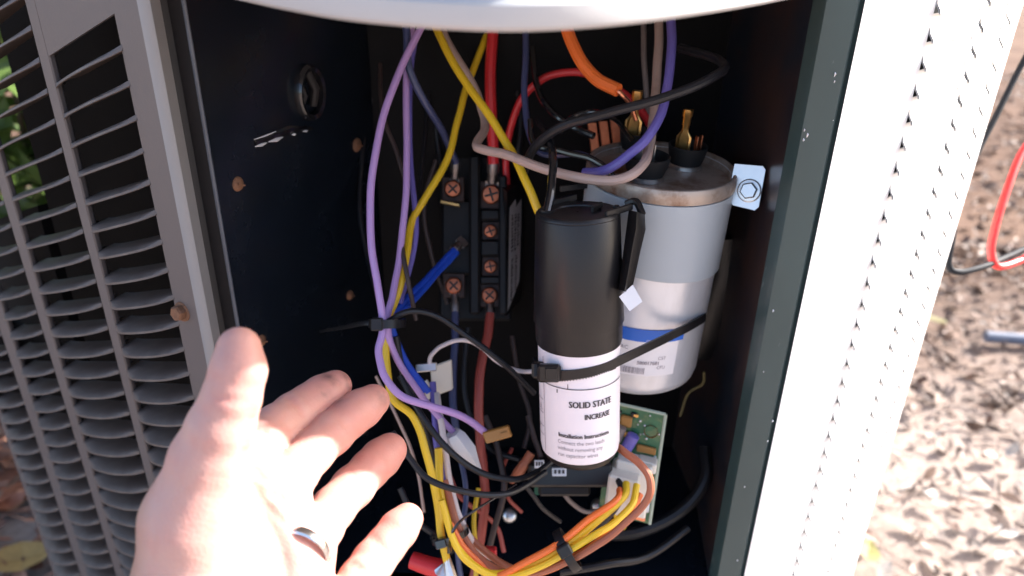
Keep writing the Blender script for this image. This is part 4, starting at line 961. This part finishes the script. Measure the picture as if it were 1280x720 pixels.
def build_hand():
    h = .00065
    lo = cc(110, 760, .25).copy(); allp = []
    pts = [p for c in _fing.values() for p in c]+[p for ab_ in _palm for p in ab_]
    P = np.array([cc(*p[:3]) for p in pts]); R = np.array([hr_(p[3], p[2]) for p in pts])
    mn = (P-R[:, None]).min(0)-.006; mx = (P+R[:, None]).max(0)+.006
    mn[1] = max(mn[1], cc(0, 1010, .235)[1])
    n = np.ceil((mx-mn)/h).astype(int)
    ax = [mn[i]+h*np.arange(n[i]) for i in range(3)]
    BIG = .02
    def capsule(D, a, b, k):
        """smooth union of capsule into field D, only inside its box"""
        A, B = cc(*a[:3]), cc(*b[:3]); ra, rb = hr_(a[3], a[2]), hr_(b[3], b[2]); m_ = max(ra, rb)+.009
        l_ = np.clip(np.floor((np.minimum(A, B)-m_-mn)/h).astype(int), 0, n); u_ = np.clip(np.ceil((np.maximum(A, B)+m_-mn)/h).astype(int), 0, n)
        if np.any(u_ <= l_): return
        s_ = tuple(slice(l_[i], u_[i]) for i in range(3))
        X = ax[0][s_[0]][:, None, None]-A[0]; Y = ax[1][s_[1]][None, :, None]-A[1]; Z = ax[2][s_[2]][None, None, :]-A[2]
        d_ = B-A; t = np.clip((X*d_[0]+Y*d_[1]+Z*d_[2])/np.dot(d_, d_), 0, 1)
        f = np.sqrt((X-t*d_[0])**2+(Y-t*d_[1])**2+(Z-t*d_[2])**2)-(ra+(rb-ra)*t)
        o = D[s_]; hh = np.clip(.5+.5*(o-f)/k, 0, 1); D[s_] = o*(1-hh)+f*hh-k*hh*(1-hh)
    palm = np.full(n, BIG, 'f4')
    for a, b in _palm: capsule(palm, a, b, .008)
    total = palm.copy()
    for nm, ch in _fing.items():
        fl = np.full(n, BIG, 'f4')
        for a, b in zip(ch[:-1], ch[1:]): capsule(fl, a, b, .0022)
        k = .008 if nm == 'thumb' else .0028
        hh = np.clip(.5+.5*(palm-fl)/k, 0, 1); u_ = palm*(1-hh)+fl*hh-k*hh*(1-hh)
        total = np.minimum(total, u_)
    # slight hard-min rounding where fingers touch is kept: it reads as the line between them
    def sample(p):
        q = np.clip(((p-mn)/h), 0, np.array(n)-1.001); i = q.astype(int); return total[i[0], i[1], i[2]]
    def surf(px, py):
        d = .17
        while d < .34:
            v = sample(cc(px, py, d))
            if v < .0002: return d
            d += max(.0002, v*.7)
        return None
    def groove(pl_, depth, wid):
        pp = catmull([V(*q) for q in pl_], 10); N_ = len(pp)
        for i, q in enumerate(pp):
            d = surf(q[0], q[1])
            if d is None: continue
            fade = math.sin(math.pi*min(max((i+.6)/(N_), .08), .92))**.5
            c = cc(q[0], q[1], d); m_ = wid*3
            l_ = np.clip(np.floor((c-m_-mn)/h).astype(int), 0, n); u_ = np.clip(np.ceil((c+m_-mn)/h).astype(int), 0, n); s_ = tuple(slice(l_[k], u_[k]) for k in range(3))
            X = ax[0][s_[0]][:, None, None]-c[0]; Y = ax[1][s_[1]][None, :, None]-c[1]; Z = ax[2][s_[2]][None, None, :]-c[2]
            g_ = np.exp(-(X*X+Y*Y+Z*Z)/(wid*wid))*depth*1.5*fade
            acc[s_] = np.maximum(acc[s_], g_)
    acc = np.zeros(n, 'f4')
    for pl_, dp, wd_ in (
        ([(357, 495), (369, 503), (380, 517)], .0005, .0014), ([(317, 538), (332, 541), (347, 554)], .0009, .0014), ([(322, 545), (334, 548), (345, 559)], .0005, .0012), ([(300, 579), (315, 585), (328, 598)], .0008, .0016),
        ([(424, 521), (434, 533), (442, 545)], .0005, .0014), ([(372, 571), (388, 577), (400, 593)], .0009, .0014), ([(335, 618), (350, 622), (368, 640)], .0007, .0016),
        ([(438, 588), (451, 601), (462, 615)], .0005, .0014), ([(388, 630), (406, 637), (421, 655)], .0009, .0014), ([(375, 668), (392, 674), (408, 692)], .0006, .0016),
        ([(466, 671), (478, 685), (490, 697)], .0005, .0014), ([(440, 704), (452, 711), (464, 722)], .0008, .0014),
        ([(303, 590), (320, 612), (334, 645), (352, 690), (358, 730)], .0005, .0018), ([(306, 585), (330, 628), (350, 652)], .0006, .0016), ([(318, 512), (310, 545), (302, 582)], .0006, .0018), ([(262, 492), (280, 500), (306, 503)], .0004, .0016)):
        groove(pl_, dp, wd_)
    # shallow natural unevenness of the flesh
    gx, gy, gz_ = np.meshgrid(*[a.astype('f4') for a in ax], indexing='ij', sparse=True)
    total += acc+.00012*(np.sin(310*gx+120*gy+1)*np.sin(260*gy-90*gz_)*np.sin(230*gz_+1.3))
    # naive surface nets
    Fv = total; ins = Fv < 0; c8 = [(i, j, k) for i in (0, 1) for j in (0, 1) for k in (0, 1)]
    cnt = sum(ins[i:n[0]-1+i, j:n[1]-1+j, k:n[2]-1+k].astype('i1') for i, j, k in c8)
    cell = (cnt > 0) & (cnt < 8); idx = np.argwhere(cell); vid = np.full(cell.shape, -1, 'i4'); vid[cell] = np.arange(len(idx))
    vals = [Fv[idx[:, 0]+i, idx[:, 1]+j, idx[:, 2]+k] for i, j, k in c8]
    acc_p = np.zeros((len(idx), 3)); nn = np.zeros(len(idx))
    for a in range(8):
        for b in range(a+1, 8):
            da = np.array(c8[b])-np.array(c8[a])
            if np.abs(da).sum() != 1: continue
            m_ = (vals[a] < 0) != (vals[b] < 0); t = np.where(m_, vals[a]/np.where(m_, vals[a]-vals[b], 1), 0)
            acc_p += m_[:, None]*(np.array(c8[a])+t[:, None]*da); nn += m_
    vp = mn+h*(idx+acc_p/nn[:, None])
    quads = []
    for a in range(3):
        b, c = (a+1) % 3, (a+2) % 3
        s0 = [slice(None)]*3; s1 = [slice(None)]*3; s0[a] = slice(0, -1); s1[a] = slice(1, None)
        ch = ins[tuple(s0)] != ins[tuple(s1)]; e = np.argwhere(ch)
        e = e[(e[:, b] > 0) & (e[:, c] > 0) & (e[:, b] < n[b]-1) & (e[:, c] < n[c]-1)]
        def at(ob, oc):
            q = e.copy(); q[:, b] += ob; q[:, c] += oc; return vid[q[:, 0], q[:, 1], q[:, 2]]
        qd = np.stack([at(-1, -1), at(0, -1), at(0, 0), at(-1, 0)], 1)
        fl = ins[e[:, 0], e[:, 1], e[:, 2]]; qd[~fl] = qd[~fl][:, ::-1]; quads.append(qd)
    quads = np.concatenate(quads); quads = quads[(quads >= 0).all(1)]
    # skin colour masks: redness near tips and creases, dirt on the index tip
    def seg_d(p, ch):
        best = np.full(len(p), 9.)
        for a, b in zip(ch[:-1], ch[1:]):
            A, B = cc(*a[:3]), cc(*b[:3]); d_ = B-A; t = np.clip(((p-A)@d_)/np.dot(d_, d_), 0, 1); best = np.minimum(best, np.linalg.norm(p-A-t[:, None]*d_, axis=1))
        return best
    red = np.zeros(len(vp)); dirt = np.zeros(len(vp))
    for nm, ch in _fing.items():
        dd = seg_d(vp, ch[:3]); w_ = np.exp(-(dd/.0105)**2) if nm != 'thumb' else .3*np.exp(-(dd/.0095)**2)
        if nm != 'thumb': w_ = np.maximum(w_, .6*np.exp(-(seg_d(vp, ch[2:6])/.0105)**2))
        red = np.maximum(red, w_)
    ii = np.clip(np.round((vp-mn)/h).astype(int), 0, np.array(n)-1); red = np.clip(red*.85+acc[ii[:, 0], ii[:, 1], ii[:, 2]]*380, 0, 1)
    for (x, y, d, r) in ((434, 470, .285, .0032), (437, 482, .285, .0022), (410, 470, .28, .003), (404, 490, .277, .003), (424, 500, .28, .0026), (420, 476, .28, .0028), (478, 494, .285, .004)):
        sd = surf(x, y) or d; dirt = np.maximum(dirt, np.exp(-(np.linalg.norm(vp-cc(x, y, sd), axis=1)/r)**2))
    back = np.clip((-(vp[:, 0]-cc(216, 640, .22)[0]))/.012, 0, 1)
    Wp = CAM+vp[:, :1]*XC+vp[:, 1:2]*YC+vp[:, 2:]*FW
    base = Wp[np.argmin(Wp[:, 2])]
    me = bpy.data.meshes.new('hand'); me.from_pydata((Wp-base).tolist(), [], quads.tolist()); me.update()
    me.polygons.foreach_set('use_smooth', np.ones(len(me.polygons), bool))
    col = np.stack([red, dirt, back, np.ones(len(vp))], 1).astype('f4')
    ca = me.color_attributes.new('skin', 'FLOAT_COLOR', 'POINT'); ca.data.foreach_set('color', col.ravel())
    m = bpy.data.materials.new('skin'); m.use_nodes = True; T = m.node_tree; N = T.nodes; L = T.links; b = N['Principled BSDF']
    at = N.new('ShaderNodeAttribute'); at.attribute_name = 'skin'; sp_ = N.new('ShaderNodeSeparateColor'); L.new(at.outputs['Color'], sp_.inputs[0])
    tc = N.new('ShaderNodeTexCoord'); nz = N.new('ShaderNodeTexNoise'); nz.inputs['Scale'].default_value = 160; nz.inputs['Detail'].default_value = 6; L.new(tc.outputs['Object'], nz.inputs['Vector'])
    nb = N.new('ShaderNodeTexNoise'); nb.inputs['Scale'].default_value = 35; L.new(tc.outputs['Object'], nb.inputs['Vector'])
    def mixc(fac, a, bcol):
        mx_ = N.new('ShaderNodeMix'); mx_.data_type = 'RGBA'; L.new(fac, mx_.inputs[0])
        if isinstance(a, tuple): mx_.inputs[6].default_value = a
        else: L.new(a, mx_.inputs[6])
        mx_.inputs[7].default_value = bcol; return mx_.outputs[2]
    def mr(src, a, b_, lo_=0, hi_=1):
        r = N.new('ShaderNodeMapRange'); r.inputs[1].default_value = a; r.inputs[2].default_value = b_; r.inputs[3].default_value = lo_; r.inputs[4].default_value = hi_; L.new(src, r.inputs[0]); return r.outputs[0]
    c0 = mixc(mr(nb.outputs[0], .35, .7), SKIN[0], SKIN[1])
    c0 = mixc(mr(nz.outputs[0], .45, .8, 0, .35), c0, SKIN[2])
    c0 = mixc(sp_.outputs[0], c0, SKIN[2])
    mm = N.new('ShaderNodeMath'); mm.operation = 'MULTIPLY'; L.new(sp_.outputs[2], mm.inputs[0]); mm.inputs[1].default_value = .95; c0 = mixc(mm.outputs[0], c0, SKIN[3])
    dm = N.new('ShaderNodeMath'); dm.operation = 'MULTIPLY'; L.new(sp_.outputs[1], dm.inputs[0]); L.new(mr(nz.outputs[0], .35, .6, .15, .8), dm.inputs[1]); c0 = mixc(dm.outputs[0], c0, (.09, .055, .055, 1))
    L.new(c0, b.inputs['Base Color']); b.inputs['Roughness'].default_value = .5; b.inputs['Specular IOR Level'].default_value = .35
    b.inputs['Subsurface Weight'].default_value = .25; b.inputs['Subsurface Radius'].default_value = (.006, .002, .001); b.inputs['Subsurface Scale'].default_value = .5
    # fine skin ridges
    vo = N.new('ShaderNodeTexVoronoi'); vo.inputs['Scale'].default_value = 900; L.new(tc.outputs['Object'], vo.inputs['Vector'])
    ad = N.new('ShaderNodeMath'); ad.operation = 'ADD'; L.new(vo.outputs['Distance'], ad.inputs[0]); L.new(nz.outputs[0], ad.inputs[1])
    bp = N.new('ShaderNodeBump'); bp.inputs['Strength'].default_value = .14; bp.inputs['Distance'].default_value = .0005; L.new(ad.outputs[0], bp.inputs['Height']); L.new(bp.outputs[0], b.inputs['Normal'])
    me.materials.append(m)
    o = bpy.data.objects.new('person', me); COL.objects.link(o); o.location = base
    tag(o, 'open left hand, palm up with thumb raised, wearing a ring, reaching towards the wires', 'person')
    # ring on the ring finger
    A_, B_ = [CAM+c[0]*XC+c[1]*YC+c[2]*FW for c in (cc(396, 655, .249), cc(376, 690, .238))]
    c = A_*.0+B_*1.0; a_ = nrm(B_-A_); u = nrm(np.cross(a_, FW)); v_ = np.cross(a_, u); r = hr_(34, .241)+.0004
    rows = []
    for k in range(40):
        t = 2*math.pi*k/40; e = math.cos(t)*u+math.sin(t)*v_
        rows.append([c+e*(r+q)+a_*s_ for q, s_ in ((0, -.0016), (.0006, -.0012), (.0008, 0), (.0006, .0012), (0, .0016))])
    mb = MB(); mb.grid(rows, cu=True); build('ring', mb, MT['ring'], o)
    # short dark hairs on the back edge of the hand
    return o
SKIN = [(.60, .36, .295, 1), (.56, .30, .245, 1), (.56, .20, .16, 1), (.36, .20, .13, 1)]
build_hand()
